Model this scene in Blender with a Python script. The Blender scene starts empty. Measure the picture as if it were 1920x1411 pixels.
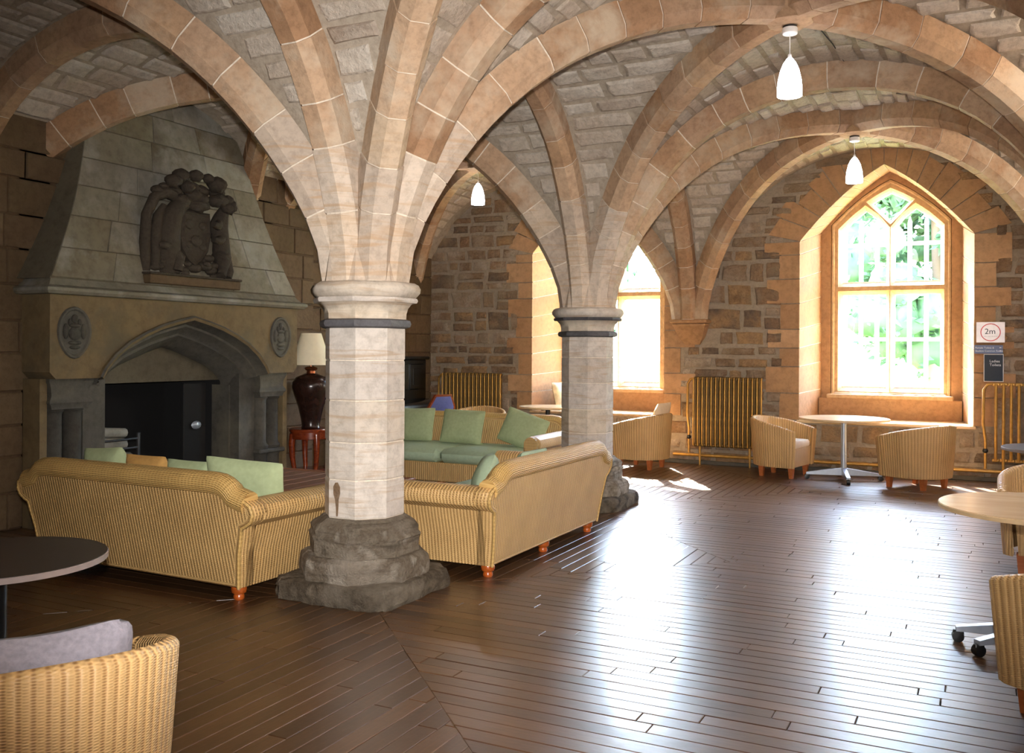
import bpy, math, random
import numpy as np
from mathutils import Vector, Matrix, Quaternion
random.seed(7)
S = bpy.context.scene
COL = S.collection
PI = math.pi

# ------------------------------------------------------------------ camera, sky, sun, flash, exposure
TH = math.radians(26.7); FPX = 1750.0
CAM = Vector((3.602, -5.023, 1.57)); YH = 656.0; ROLL = 0.005
cam = bpy.data.cameras.new('camera'); camo = bpy.data.objects.new('camera', cam); COL.objects.link(camo)
cam.sensor_fit = 'HORIZONTAL'; cam.sensor_width = 36.0; cam.lens = FPX / 1920 * 36
cam.shift_y = -(705.5 - YH) / 1920; cam.clip_start = 0.05; cam.clip_end = 300
camo.matrix_world = Matrix.Translation(CAM) @ Matrix.Rotation(TH, 4, 'Z') @ Matrix.Rotation(PI/2, 4, 'X') @ Matrix.Rotation(ROLL, 4, 'Z')
S.camera = camo
W = bpy.data.worlds.new('sky'); S.world = W; W.use_nodes = True
nt = W.node_tree; nt.nodes.clear()
sky = nt.nodes.new('ShaderNodeTexSky'); sky.sky_type = 'NISHITA'; sky.sun_disc = False
sky.sun_elevation = math.radians(41); sky.sun_rotation = math.radians(-29); sky.air_density = 1.0; sky.dust_density = 0.6
bg = nt.nodes.new('ShaderNodeBackground'); bg.inputs['Strength'].default_value = 10.0
wo = nt.nodes.new('ShaderNodeOutputWorld')
nt.links.new(sky.outputs[0], bg.inputs[0]); nt.links.new(bg.outputs[0], wo.inputs[0])
def lamp(kind, name, loc, energy, color=(1, 1, 1), **kw):
    l = bpy.data.lights.new(name, kind); l.energy = energy; l.color = color
    for k, v in kw.items(): setattr(l, k, v)
    o = bpy.data.objects.new(name, l); COL.objects.link(o); o.location = loc; return o
sun = lamp('SUN', 'sun', (-6, 18, 12), 75.0, (1.0, .93, .82), angle=math.radians(.6))
sun.rotation_euler = Vector((.55, -1.0, -1.0)).to_track_quat('-Z', 'Y').to_euler()
flash = lamp('SPOT', 'camera_flash', CAM + Vector((0, 0, .14)), 1290.0, (1.0, .97, .95), shadow_soft_size=.03, spot_size=math.radians(75), spot_blend=1.0)
flash.rotation_euler = (PI/2, 0, TH)
for cx, w_ in ((2.48, 1.6), (-1.45, 1.6)):                      # window portals: only guide the sampling of the sky
    p = lamp('AREA', 'window_portal', (cx, 8.98, 2.4), 1.0, shape='RECTANGLE', size=w_, size_y=3.1)
    p.rotation_euler = (-PI/2, 0, 0); p.data.cycles.is_portal = True
vs = S.view_settings; vs.view_transform = 'Standard'; vs.look = 'None'; vs.exposure = 0.52; vs.gamma = 1.0; vs.use_curve_mapping = False

def project(p):
    d = Vector(p) - CAM; t = -d.x*math.sin(TH) + d.y*math.cos(TH); l = d.x*math.cos(TH) + d.y*math.sin(TH)
    if t < .2: return None
    x = 960 + FPX*l/t
    return x, YH + ROLL*(x-960) - FPX*d.z/t, t

# ------------------------------------------------------------------ mesh and object helpers
class MB:
    def __init__(s): s.v = []; s.f = []; s.uv = {}
    def add(s, vs, fs, uvs=None):
        b = len(s.v); s.v += [tuple(v) for v in vs]
        for i, f in enumerate(fs):
            s.f.append(tuple(b+k for k in f))
            if uvs: s.uv[len(s.f)-1] = uvs[i]
        return s
    def box(s, x0, x1, y0, y1, z0, z1, b=0.0):
        if b <= 0:
            v = [(x, y, z) for z in (z0, z1) for y in (y0, y1) for x in (x0, x1)]
            return s.add(v, [(0,2,3,1), (4,5,7,6), (0,1,5,4), (2,6,7,3), (0,4,6,2), (1,3,7,5)])
        cx, cy, cz = (x0+x1)/2, (y0+y1)/2, (z0+z1)/2; hx, hy, hz = (x1-x0)/2, (y1-y0)/2, (z1-z0)/2
        b = min(b, hx*.9, hy*.9, hz*.9); v = []; idx = {}
        for sx in (-1, 1):
            for sy in (-1, 1):
                for sz in (-1, 1):
                    for a in range(3):
                        h = [hx-b, hy-b, hz-b]; h[a] += b
                        idx[sx, sy, sz, a] = len(v); v.append((cx+sx*h[0], cy+sy*h[1], cz+sz*h[2]))
        f = []
        for a in range(3):
            o = [k for k in range(3) if k != a]
            for sg in (-1, 1):
                q = []
                for p_, r_ in ((-1,-1), (1,-1), (1,1), (-1,1)):
                    k = [0,0,0]; k[a] = sg; k[o[0]] = p_; k[o[1]] = r_; q.append(idx[k[0], k[1], k[2], a])
                f.append(tuple(q))
            for p_ in (-1, 1):
                for r_ in (-1, 1):
                    e = []
                    for sg in (-1, 1):
                        k = [0,0,0]; k[a] = sg; k[o[0]] = p_; k[o[1]] = r_
                        e.append((idx[k[0],k[1],k[2],o[0]], idx[k[0],k[1],k[2],o[1]]))
                    f.append((e[0][0], e[0][1], e[1][1], e[1][0]))
        for sx in (-1, 1):
            for sy in (-1, 1):
                for sz in (-1, 1): f.append(tuple(idx[sx,sy,sz,a] for a in range(3)))
        return s.add(v, f)
    def loft(s, rings, cap=True, closed=True, uvf=None):
        n = len(rings[0]); v = [p for r in rings for p in r]; f = []; uv = []
        L = [0.0]
        for i in range(1, n+1): L.append(L[-1] + (Vector(rings[0][i % n]) - Vector(rings[0][i-1])).length)
        M = [0.0]
        for j in range(1, len(rings)): M.append(M[-1] + max((Vector(rings[j][k]) - Vector(rings[j-1][k])).length for k in range(0, n, max(1, n//6))))
        for j in range(len(rings)-1):
            for i in range(n if closed else n-1):
                k = (i+1) % n
                f.append((j*n+i, j*n+k, (j+1)*n+k, (j+1)*n+i))
                uv.append(((L[i], M[j]), (L[i+1], M[j]), (L[i+1], M[j+1]), (L[i], M[j+1])))
        if cap and closed:
            f.append(tuple(range(n-1, -1, -1))); uv.append(tuple((rings[0][i][0], rings[0][i][2]) for i in range(n-1, -1, -1)))
            e = (len(rings)-1)*n
            f.append(tuple(range(e, e+n))); uv.append(tuple((rings[-1][i][0], rings[-1][i][2]) for i in range(n)))
        return s.add(v, f, uv)
    def lathe(s, prof, n=24, c=(0,0), a0=0.0, sq=None):
        rings = [[(c[0]+r*math.cos(a0+2*PI*i/n), c[1]+r*math.sin(a0+2*PI*i/n), z) for i in range(n)] for r, z in prof]
        return s.loft(rings)
    def tube(s, pts, r, n=8, cap=True):
        pts = [Vector(p) for p in pts]; rings = []
        rr = r if isinstance(r, (list, tuple)) else [r]*len(pts)
        up = None
        for i, p in enumerate(pts):
            t = (pts[min(i+1, len(pts)-1)] - pts[max(i-1, 0)]).normalized()
            if up is None: up = t.orthogonal().normalized()
            up = (up - t*up.dot(t)).normalized(); w = t.cross(up)
            rings.append([tuple(p + (up*math.cos(2*PI*k/n) + w*math.sin(2*PI*k/n))*rr[i]) for k in range(n)])
        return s.loft(rings, cap)
    def prism(s, poly, y0, y1, b=0.0):            # polygon in xz (list of (x,z)), extruded along y
        if b > 0:
            c = Vector((sum(p[0] for p in poly)/len(poly), sum(p[1] for p in poly)/len(poly)))
            q = offset_poly(poly, -b)
            rings = [[(x, y0, z) for x, z in q], [(x, y0+b, z) for x, z in poly], [(x, y1-b, z) for x, z in poly], [(x, y1, z) for x, z in q]]
        else: rings = [[(x, y0, z) for x, z in poly], [(x, y1, z) for x, z in poly]]
        return s.loft(rings)
    def sphere(s, c, r, n=12, m=8, sc=(1,1,1), fn=None):
        rings = []
        for j in range(m+1):
            a = -PI/2 + PI*j/m; rr = max(math.cos(a), .02); z = math.sin(a); ring = []
            for i in range(n):
                b = 2*PI*i/n; d = Vector((rr*math.cos(b), rr*math.sin(b), z)); k = fn(d) if fn else 1
                ring.append((c[0]+d.x*r*sc[0]*k, c[1]+d.y*r*sc[1]*k, c[2]+d.z*r*sc[2]*k))
            rings.append(ring)
        return s.loft(rings)
    def xf(s, M, start=0):
        M = Matrix(M)
        for i in range(start, len(s.v)): s.v[i] = tuple(M @ Vector(s.v[i]))
        return s
    def mesh(s, name, mat, smooth=None):
        me = bpy.data.meshes.new(name); me.from_pydata(s.v, [], s.f)
        if s.uv:
            ul = me.uv_layers.new(name='UVMap')
            for p in me.polygons:
                uv = s.uv.get(p.index)
                if uv:
                    for k, li in enumerate(p.loop_indices): ul.data[li].uv = uv[k]
        if mat: me.materials.append(mat)
        if smooth is not None:
            me.polygons.foreach_set('use_smooth', [True]*len(me.polygons))
            me.set_sharp_from_angle(angle=math.radians(smooth))
        me.validate(); return me
    def build(s, name, mat, parent=None, smooth=None):
        return link(name, s.mesh(name, mat, smooth), parent)
def offset_poly(poly, d):
    n = len(poly); A = sum(poly[i][0]*poly[(i+1)%n][1] - poly[(i+1)%n][0]*poly[i][1] for i in range(n)); sg = 1 if A > 0 else -1
    out = []
    for i in range(n):
        p0, p1, p2 = Vector(poly[i-1]), Vector(poly[i]), Vector(poly[(i+1) % n])
        e1, e2 = (p1-p0), (p2-p1)
        if e1.length < 1e-6: e1 = e2
        if e2.length < 1e-6: e2 = e1
        e1.normalize(); e2.normalize()
        n1, n2 = Vector((e1.y, -e1.x))*sg, Vector((e2.y, -e2.x))*sg
        m = n1+n2; m = m/max(m.length, 1e-6); k = d/max(.35, m.dot(n1)); out.append((p1.x+m.x*k, p1.y+m.y*k))
    return out
def link(name, data, parent=None):
    o = bpy.data.objects.new(name, data); COL.objects.link(o)
    if parent: o.parent = parent
    return o
def tag(o, label=None, cat=None, group=None, kind=None):
    if label: o['label'] = label
    if cat: o['category'] = cat
    if group: o['group'] = group
    if kind: o['kind'] = kind
    return o
def thing(name, loc=(0,0,0), rz=0.0, **kw):
    o = link(name, None); o.location = loc; o.rotation_euler = (0, 0, rz); o.empty_display_size = .1; return tag(o, **kw)
def copy_tree(o, loc, rz, label=None, group=None):
    c = o.copy(); COL.objects.link(c); c.location = loc; c.rotation_euler = (0, 0, rz)
    if label: c['label'] = label
    if group: c['group'] = group
    def rec(src, dst):
        for ch in src.children:
            d = ch.copy(); COL.objects.link(d); d.parent = dst; rec(ch, d)
    rec(o, c); return c

# ------------------------------------------------------------------ materials
def lin(c):
    return tuple(((k/255)/12.92 if k/255 <= .04045 else ((k/255+.055)/1.055)**2.4) for k in c) + (1.0,)
def new_mat(name):
    m = bpy.data.materials.new(name); m.use_nodes = True; t = m.node_tree
    return m, t, t.nodes['Principled BSDF'], t.nodes['Material Output']
def N(t, typ, **kw):
    n = t.nodes.new(typ)
    for k, v in kw.items():
        if hasattr(n, k) and k not in n.inputs: setattr(n, k, v)
        else: n.inputs[k].default_value = v
    return n
def ramp(t, fac, stops):
    r = t.nodes.new('ShaderNodeValToRGB'); t.links.new(fac, r.inputs[0]); e = r.color_ramp.elements
    while len(e) < len(stops): e.new(.5)
    for i, (p, c) in enumerate(stops): e[i].position = p; e[i].color = c if len(c) == 4 else lin(c)
    return r.outputs[0]
def mix(t, fac, a, b, mode='MIX'):
    m = t.nodes.new('ShaderNodeMix'); m.data_type = 'RGBA'; m.blend_type = mode
    for s_, v in ((0, fac), (6, a), (7, b)):
        if isinstance(v, (int, float)): m.inputs[s_].default_value = v
        elif isinstance(v, tuple): m.inputs[s_].default_value = v
        else: t.links.new(v, m.inputs[s_])
    return m.outputs[2]
def math_(t, op, a, b=None, c=None):
    m = t.nodes.new('ShaderNodeMath'); m.operation = op
    for i, v in enumerate((a, b, c)):
        if v is None: continue
        if isinstance(v, (int, float)): m.inputs[i].default_value = v
        else: t.links.new(v, m.inputs[i])
    return m.outputs[0]
def bump(t, h, strength, dist, bs):
    b = N(t, 'ShaderNodeBump'); b.inputs['Strength'].default_value = strength; b.inputs['Distance'].default_value = dist
    t.links.new(h, b.inputs['Height']); t.links.new(b.outputs[0], bs.inputs['Normal'])
def stone(name, cols, rough=.85, grain=9.0, bs=.5, bd=.02, stain=None, rnd=.75, streak=None, con=1.0):
    """stone whose blocks differ from piece to piece (Object Info random), with grain, pitting and stains in world space"""
    m, t, b, o = new_mat(name)
    g = N(t, 'ShaderNodeNewGeometry'); oi = N(t, 'ShaderNodeObjectInfo')
    n1 = N(t, 'ShaderNodeTexNoise', Scale=grain*.28, Detail=4.0); t.links.new(g.outputs['Position'], n1.inputs['Vector'])
    n2 = N(t, 'ShaderNodeTexNoise', Scale=grain*2.2, Detail=6.0, Roughness=.7); t.links.new(g.outputs['Position'], n2.inputs['Vector'])
    f = math_(t, 'ADD', math_(t, 'MULTIPLY', oi.outputs['Random'], rnd), math_(t, 'MULTIPLY', n1.outputs[0], 1.0-rnd*.6))
    f = math_(t, 'SUBTRACT', f, .5*(1-rnd*.6)*.35)
    if con != 1: f = math_(t, 'ADD', math_(t, 'MULTIPLY', math_(t, 'SUBTRACT', f, .42), con), .5)
    k = len(cols); base = ramp(t, f, [(i/(k-1), c) for i, c in enumerate(cols)])
    fine = ramp(t, n2.outputs[0], [(.3, (.62,.6,.58,1)), (.55, (1,1,1,1)), (.75, (1.12,1.1,1.08,1))])
    base = mix(t, .75, base, fine, 'MULTIPLY')
    if streak:                                         # horizontal bedding lines of the sandstone
        mp = N(t, 'ShaderNodeMapping'); mp.inputs['Scale'].default_value = (1.2, 1.2, 16); t.links.new(g.outputs['Position'], mp.inputs[0])
        n4 = N(t, 'ShaderNodeTexNoise', Scale=1.6, Detail=4.0, Distortion=.8); t.links.new(mp.outputs[0], n4.inputs['Vector'])
        base = mix(t, ramp(t, n4.outputs[0], [(.52, (0,0,0,1)), (.68, (.75,.75,.75,1))]), base, lin(streak))
    if stain:
        n3 = N(t, 'ShaderNodeTexNoise', Scale=1.7, Detail=5.0, Roughness=.65); t.links.new(g.outputs['Position'], n3.inputs['Vector'])
        base = mix(t, ramp(t, n3.outputs[0], [(.5, (0,0,0,1)), (.68, (.8,.8,.8,1))]), base, lin(stain))
    t.links.new(base, b.inputs['Base Color']); b.inputs['Roughness'].default_value = rough
    b.inputs['Specular IOR Level'].default_value = .25
    bump(t, n2.outputs[0], bs, bd, b); return m
def plain(name, col, rough=.5, metal=0.0, noise=0.0, scale=20.0, bs=0.0, **kw):
    m, t, b, o = new_mat(name); c = lin(col); b.inputs['Base Color'].default_value = c
    b.inputs['Roughness'].default_value = rough; b.inputs['Metallic'].default_value = metal
    tc = N(t, 'ShaderNodeTexCoord'); n = N(t, 'ShaderNodeTexNoise', Scale=scale, Detail=3.0); t.links.new(tc.outputs['Object'], n.inputs['Vector'])
    k = noise or .06
    t.links.new(ramp(t, n.outputs[0], [(.3, tuple(x*(1-k) for x in c[:3])+(1,)), (.7, tuple(min(1, x*(1+k)) for x in c[:3])+(1,))]), b.inputs['Base Color'])
    if bs: bump(t, n.outputs[0], bs, .01, b)
    for q, v in kw.items(): b.inputs[q].default_value = v
    return m
def wicker(name, col, dark, pu=.021, pv=.011, bs=.9):
    m, t, b, o = new_mat(name); uv = N(t, 'ShaderNodeUVMap'); sp = N(t, 'ShaderNodeSeparateXYZ'); t.links.new(uv.outputs[0], sp.inputs[0])
    su = math_(t, 'SINE', math_(t, 'MULTIPLY', sp.outputs[0], 2*PI/pu)); sv = math_(t, 'SINE', math_(t, 'MULTIPLY', sp.outputs[1], 2*PI/pv))
    w = math_(t, 'MULTIPLY', su, math_(t, 'ADD', math_(t, 'MULTIPLY', sv, .35), .65))
    h = math_(t, 'ADD', math_(t, 'MULTIPLY', w, .5), .5)
    g = N(t, 'ShaderNodeNewGeometry'); n = N(t, 'ShaderNodeTexNoise', Scale=5.0, Detail=4.0); t.links.new(g.outputs['Position'], n.inputs['Vector'])
    base = ramp(t, h, [(.05, dark), (.45, col)])
    base = mix(t, .5, base, ramp(t, n.outputs[0], [(.3, (.75,.72,.68,1)), (.7, (1.1,1.1,1.1,1))]), 'MULTIPLY')
    t.links.new(base, b.inputs['Base Color']); b.inputs['Roughness'].default_value = .5; bump(t, h, bs, .006, b); return m
def wood(name, c1, c2, rough=.3, scale=3.0, stretch=(1,12,12), coat=0.0):
    m, t, b, o = new_mat(name); tc = N(t, 'ShaderNodeTexCoord'); mp = N(t, 'ShaderNodeMapping'); mp.inputs['Scale'].default_value = stretch
    t.links.new(tc.outputs['Object'], mp.inputs[0]); n = N(t, 'ShaderNodeTexNoise', Scale=scale, Detail=6.0, Distortion=.6); t.links.new(mp.outputs[0], n.inputs['Vector'])
    t.links.new(ramp(t, n.outputs[0], [(.3, c1), (.7, c2)]), b.inputs['Base Color']); b.inputs['Roughness'].default_value = rough
    b.inputs['Coat Weight'].default_value = coat; b.inputs['Coat Roughness'].default_value = .15; return m
def floor_mat():
    m, t, b, o = new_mat('dark_floorboard'); g = N(t, 'ShaderNodeNewGeometry'); oi = N(t, 'ShaderNodeObjectInfo')
    n = N(t, 'ShaderNodeTexNoise', Scale=2.0, Detail=6.0, Roughness=.65); t.links.new(g.outputs['Position'], n.inputs['Vector'])
    tc = N(t, 'ShaderNodeTexCoord'); mp = N(t, 'ShaderNodeMapping'); mp.inputs['Scale'].default_value = (1.5, 30, 30); t.links.new(tc.outputs['Object'], mp.inputs[0])
    n2 = N(t, 'ShaderNodeTexNoise', Scale=2.5, Detail=5.0); t.links.new(mp.outputs[0], n2.inputs['Vector'])
    f = math_(t, 'ADD', math_(t, 'MULTIPLY', oi.outputs['Random'], .35), math_(t, 'MULTIPLY', n2.outputs[0], .65))
    base = ramp(t, f, [(.2, (46,29,16)), (.5, (72,47,27)), (.85, (100,68,40))])
    base = mix(t, ramp(t, n.outputs[0], [(.35, (0,0,0,1)), (.9, (.3,.3,.3,1))]), base, lin((96,70,44)))
    t.links.new(base, b.inputs['Base Color'])
    r = math_(t, 'ADD', math_(t, 'MULTIPLY', n.outputs[0], .10), .285); t.links.new(r, b.inputs['Roughness'])
    b.inputs['Specular IOR Level'].default_value = .65; b.inputs['Coat Weight'].default_value = .25; b.inputs['Coat Roughness'].default_value = .3
    n3 = N(t, 'ShaderNodeTexNoise', Scale=14.0, Detail=3.0); t.links.new(g.outputs['Position'], n3.inputs['Vector'])
    bump(t, n3.outputs[0], .12, .01, b); return m
def emit(name, col, strength):
    m, t, b, o = new_mat(name); b.inputs['Base Color'].default_value = lin(col); b.inputs['Emission Color'].default_value = lin(col)
    b.inputs['Emission Strength'].default_value = strength; b.inputs['Roughness'].default_value = .3; return m
def glass_mat():
    m, t, b, o = new_mat('window_glass'); t.nodes.remove(b)
    tr = N(t, 'ShaderNodeBsdfTransparent'); tr.inputs[0].default_value = (.93,.96,.94,1); gl = N(t, 'ShaderNodeBsdfGlossy', Roughness=.02)
    fr = N(t, 'ShaderNodeFresnel', IOR=1.45); ms = N(t, 'ShaderNodeMixShader')
    t.links.new(fr.outputs[0], ms.inputs[0]); t.links.new(tr.outputs[0], ms.inputs[1]); t.links.new(gl.outputs[0], ms.inputs[2]); t.links.new(ms.outputs[0], o.inputs[0]); return m
M = dict(
    rib=stone('rib_sandstone', [(144,110,80), (172,134,100), (156,120,90), (186,152,118), (164,130,102), (182,152,124)], stain=(192,174,150)),
    shaft=stone('pale_column_sandstone', [(196,184,170), (208,198,186), (190,180,170), (206,190,166)], rough=.8, grain=7, bs=.25, streak=(176,152,126)),
    base=stone('worn_base_sandstone', [(110,98,82), (168,154,134), (140,124,104), (206,194,176), (176,160,140)], grain=26, bs=1.0, bd=.06, stain=(204,190,172), rnd=.25, streak=(104,90,74), con=1.9),
    plinth=stone('grimy_plinth_stone', [(78,66,52), (146,130,108), (106,92,74), (168,152,130)], grain=34, bs=1.0, bd=.08, stain=(184,170,150), rnd=.25, con=1.9),
    neck=stone('dark_neck_ring_stone', [(70,68,70), (96,94,96), (60,58,60)], grain=14, rough=.6),
    springer=stone('pale_springer_sandstone', [(198,178,156), (186,168,150), (206,190,172), (194,168,138)], grain=7, bs=.3, streak=(182,152,120)),
    ribmid=stone('tan_rib_sandstone', [(182,150,120), (196,166,136), (172,138,108)], stain=(200,184,162)),
    web=stone('vault_rubble', [(184,168,150), (206,194,178), (194,178,160), (212,202,188), (174,156,138)], grain=10, bs=.8, bd=.03),
    webmortar=stone('vault_mortar', [(168,154,136), (180,166,148)], grain=8, bs=.6, rnd=.1),
    mortar=stone('wall_mortar', [(150,134,114), (166,150,130)], grain=8, bs=.6, rnd=.1),
    ribmortar=stone('pale_joint_mortar', [(222,208,188), (234,222,204)], grain=8, rnd=.1),
    rubble=stone('brown_wall_rubble', [(96,76,58), (170,148,124), (142,114,86), (184,166,146), (152,120,90), (118,100,84), (178,142,102), (108,84,62)], grain=12, bs=1.0, bd=.04, stain=(150,132,108)),
    dress=stone('orange_window_sandstone', [(156,116,80), (178,138,100), (166,126,90), (190,152,114)], grain=7, bs=.3),
    tracery=stone('tracery_sandstone', [(190,156,116), (202,168,128)], grain=7, bs=.25),
    ashlar=stone('brown_ashlar', [(88,70,50), (106,86,64), (96,78,56), (118,98,74)], grain=6, bs=.35),
    ashmortar=stone('dark_ashlar_joint', [(92,72,52), (104,82,60)], grain=6, rnd=.1),
    hood=stone('fireplace_hood_stone', [(106,98,82), (128,122,106), (114,104,84), (150,146,134), (100,90,74)], grain=5, bs=.3, stain=(156,154,146)),
    hoodjoint=stone('hood_joint', [(92,84,68), (100,92,76)], grain=5, rnd=.1),
    lintel=stone('fireplace_lintel_stone', [(112,94,66), (124,106,76)], grain=4, bs=.25, stain=(92,84,66)),
    soot=stone('sooty_stone', [(70,66,60), (88,84,76), (60,56,50)], grain=6, bs=.4, stain=(104,98,84)),
    carving=stone('dark_carved_stone', [(62,54,46), (80,70,58)], grain=12, bs=.8),
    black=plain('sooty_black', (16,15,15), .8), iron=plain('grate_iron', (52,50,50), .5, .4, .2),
    floor=floor_mat(), sub=plain('dark_gap', (14,9,6), .9),
    wick=wicker('sofa_wicker', (206,168,110), (142,102,56), pu=.026, pv=.012), wick2=wicker('chair_wicker', (208,168,112), (162,120,72), pu=.03, pv=.008),
    wickt=wicker('tight_wicker_edge', (210,172,106), (160,118,60), pu=.014, pv=.03),
    green=plain('sage_fabric', (166,178,136), .9, 0, .08, 30, .15), green2=plain('sage_seat_fabric', (164,182,152), .85, 0, .08, 30, .15),
    tan=plain('tan_fabric', (186,142,78), .9, 0, .1, 30), cream=plain('cream_fabric', (222,200,170), .9, 0, .06), grey=plain('grey_fleece', (136,130,138), .95, 0, .14, 60, .5),
    pattern=plain('patterned_cream_fabric', (222,206,170), .9, 0, .3, 9),
    foot=wood('orange_turned_wood', (150,68,22), (186,92,34), .25, coat=.5), leg=wood('orange_chair_leg', (168,90,44), (194,112,62), .35),
    beech=wood('beech_tabletop', (206,172,128), (222,192,150), .25, 2.0, (1,8,8)), edge=plain('pale_table_edge', (214,184,140), .4),
    darktop=plain('dark_table_laminate', (58,50,44), .35), darkedge=plain('worn_grey_edge', (140,124,118), .5),
    blackmetal=plain('black_powder_coat', (18,19,20), .35, .3), silver=plain('silver_powder_coat', (176,184,196), .35, .5), caster=plain('black_caster', (16,16,17), .4),
    brass=plain('gold_painted_iron', (190,144,70), .36, .45, .15), brassdark=plain('dark_gold_iron', (112,84,40), .5, .35, .15),
    mahog=wood('mahogany', (104,38,16), (142,60,26), .25, coat=.4), oak=wood('dark_coffee_table_wood', (112,74,54), (140,98,74), .4),
    vase=plain('brown_glazed_vase', (46,28,22), .22, .1, .3, 14), copper=plain('copper_collar', (150,84,50), .25, .8), shade=plain('cream_lampshade', (246,234,204), .9, 0, .03),
    ebony=plain('black_piano_lacquer', (14,15,14), .18, 0, .2), blue=plain('blue_upholstery', (84,96,158), .85, 0, .08, 40, .2),
    white=plain('white_plastic', (232,230,228), .4), bulb=emit('lit_opal_glass', (255,250,255), 14.0), cable=plain('dark_cable', (40,34,30), .6),
    glass=glass_mat(), bar=plain('white_painted_bar', (236,238,236), .5), lawn=plain('lawn', (150,176,90), .95, 0, .25, .6), path=plain('pale_gravel', (226,220,206), .95),
    leaf=plain('tree_foliage', (60,84,50), .9, 0, .4, 1.5, .6), trunk=plain('tree_bark', (92,72,54), .9), lead=plain('lead_strip', (216,214,214), .45),
    signw=plain('white_sign', (228,216,214), .25), red=plain('red_print', (206,62,62), .4), ink=plain('dark_print', (40,40,46), .5), greyink=plain('grey_print', (170,150,150), .5),
    signb=plain('slate_blue_sign', (70,82,120), .35), signd=plain('dark_poster', (30,42,56), .55), signt=plain('white_print', (226,228,236), .5),
)

# ------------------------------------------------------------------ rough stone blocks shared by every wall and vault
def block_mesh(name, mat, seed, inset=.1, jit=.05, puff=.25):
    r = random.Random(seed); P = [(-.5,-.5), (0,-.5), (.5,-.5), (.5,0), (.5,.5), (0,.5), (-.5,.5), (-.5,0)]
    P = [(x*(1-jit*r.random()*1.6), y*(1-jit*r.random()*2.2)) for x, y in P]
    v = [(x, y, -.6) for x, y in P] + [(x, y, .55) for x, y in P]
    v += [(x*(1-2*inset*.55), y*(1-2*inset), 1+puff*(r.random()-.5)) for x, y in P] + [(0, 0, 1+puff*(.3+.5*r.random()))]
    f = []
    for i in range(8):
        k = (i+1) % 8; f += [(i, k, 8+k, 8+i), (8+i, 8+k, 16+k, 16+i), (16+i, 16+k, 24)]
    me = MB().add(v, f).mesh(name, mat, 50); return me
def block_set(name, mat, n, **kw): return [block_mesh(name, mat, 31*i+len(name), **kw) for i in range(n)]
B_web = block_set('rubble_stone', M['web'], 6, inset=.12, jit=.1, puff=.3)
B_wall = block_set('wall_stone', M['rubble'], 7, inset=.11, jit=.1, puff=.4)
B_ash = block_set('ashlar_block', M['ashlar'], 3, inset=.03, jit=.012, puff=.06)
B_dress = block_set('dressed_stone', M['dress'], 3, inset=.04, jit=.015, puff=.06)
B_hood = block_set('hood_block', M['hood'], 3, inset=.02, jit=.008, puff=.04)
class Blocks:
    """collects block placements on one surface; those that show (about 10 px or more) become objects, the rest one joined mesh"""
    def __init__(s, parent, name, limit=300): s.p = parent; s.n = name; s.items = []; s.limit = limit
    def put(s, me, c, U, V, Nn, lu, lv, dep):
        c, U, V, Nn = Vector(c), Vector(U), Vector(V), Vector(Nn)
        Mx = Matrix(((U.x*lu, V.x*lv, Nn.x*dep, c.x), (U.y*lu, V.y*lv, Nn.y*dep, c.y), (U.z*lu, V.z*lv, Nn.z*dep, c.z), (0,0,0,1)))
        q = project(c); sc = 0
        if q and -60 < q[0] < 1980 and -60 < q[1] < 1470:
            view = (CAM - c).normalized(); k = FPX/q[2]
            pu = lu*k*max(.05, math.sqrt(max(0, 1-(U.dot(view))**2))); pv = lv*k*max(.05, math.sqrt(max(0, 1-(V.dot(view))**2)))
            if view.dot(Nn) > .02 and max(pu, pv) >= 10: sc = pu*pv
            elif view.dot(Nn) <= .02: return
        elif not q or not (-400 < q[0] < 2320 and -400 < q[1] < 1800): return
        s.items.append((sc, me, Mx))
    def done(s):
        s.items.sort(key=lambda a: -a[0]); rest = MB(); mat = None
        for i, (sc, me, Mx) in enumerate(s.items):
            if sc > 0 and i < s.limit:
                o = bpy.data.objects.new(s.n, me); COL.objects.link(o); o.parent = s.p; o.matrix_basis = Mx
            else:
                mat = me.materials[0]; rest.add([Mx @ v.co for v in me.vertices], [tuple(p.vertices) for p in me.polygons])
        if rest.v: tag(rest.build('distant_'+s.n, mat, s.p, 50), kind='stuff')

# ------------------------------------------------------------------ vault geometry
BX, BY, ZS, RISE, S0 = 4.7, 3.86, 2.0, 1.95, .28
HX, HY = BX/2, BY/2
YW = 7.78                                     # inner face of the window wall
XB, XL = -3.88, -4.3                          # chimney breast and the wall beside it
def P(w):
    w = min(max(w, 0), 1); return math.sqrt(max(0, 1-(1-w)**2))*(1-.3*(1-w)**6)
def webtable():
    h = 2.7; ws = [(i/200)**1.8 for i in range(201)]; pts = [(S0 + w*(h-S0), ZS+RISE*P(w)) for w in ws]; out = []
    for i in range(len(pts)):
        a, b = pts[max(i-1, 0)], pts[min(i+1, 200)]; dx, dz = b[0]-a[0], b[1]-a[1]; l = math.hypot(dx, dz)
        out.append(((pts[i][0] - .2*dz/l)/h, pts[i][1] + .2*dx/l + .03*ws[i]))
    return np.array([o[0] for o in out]), np.array([o[1] for o in out])
WU, WZ = webtable()
def zweb1(u): return float(np.interp(u, WU, WZ)) if u > WU[0] else ZS
def zweb(x, y):
    ux = abs(((x + HX*100*2) % BX)); ux = min(ux, BX-ux)/HX
    uy = (y + BY*100) % BY; uy = min(uy, BY-uy)/HY
    return max(zweb1(ux), zweb1(uy))
def wall_x(y): return XB if y < 4.29 else XL
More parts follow.
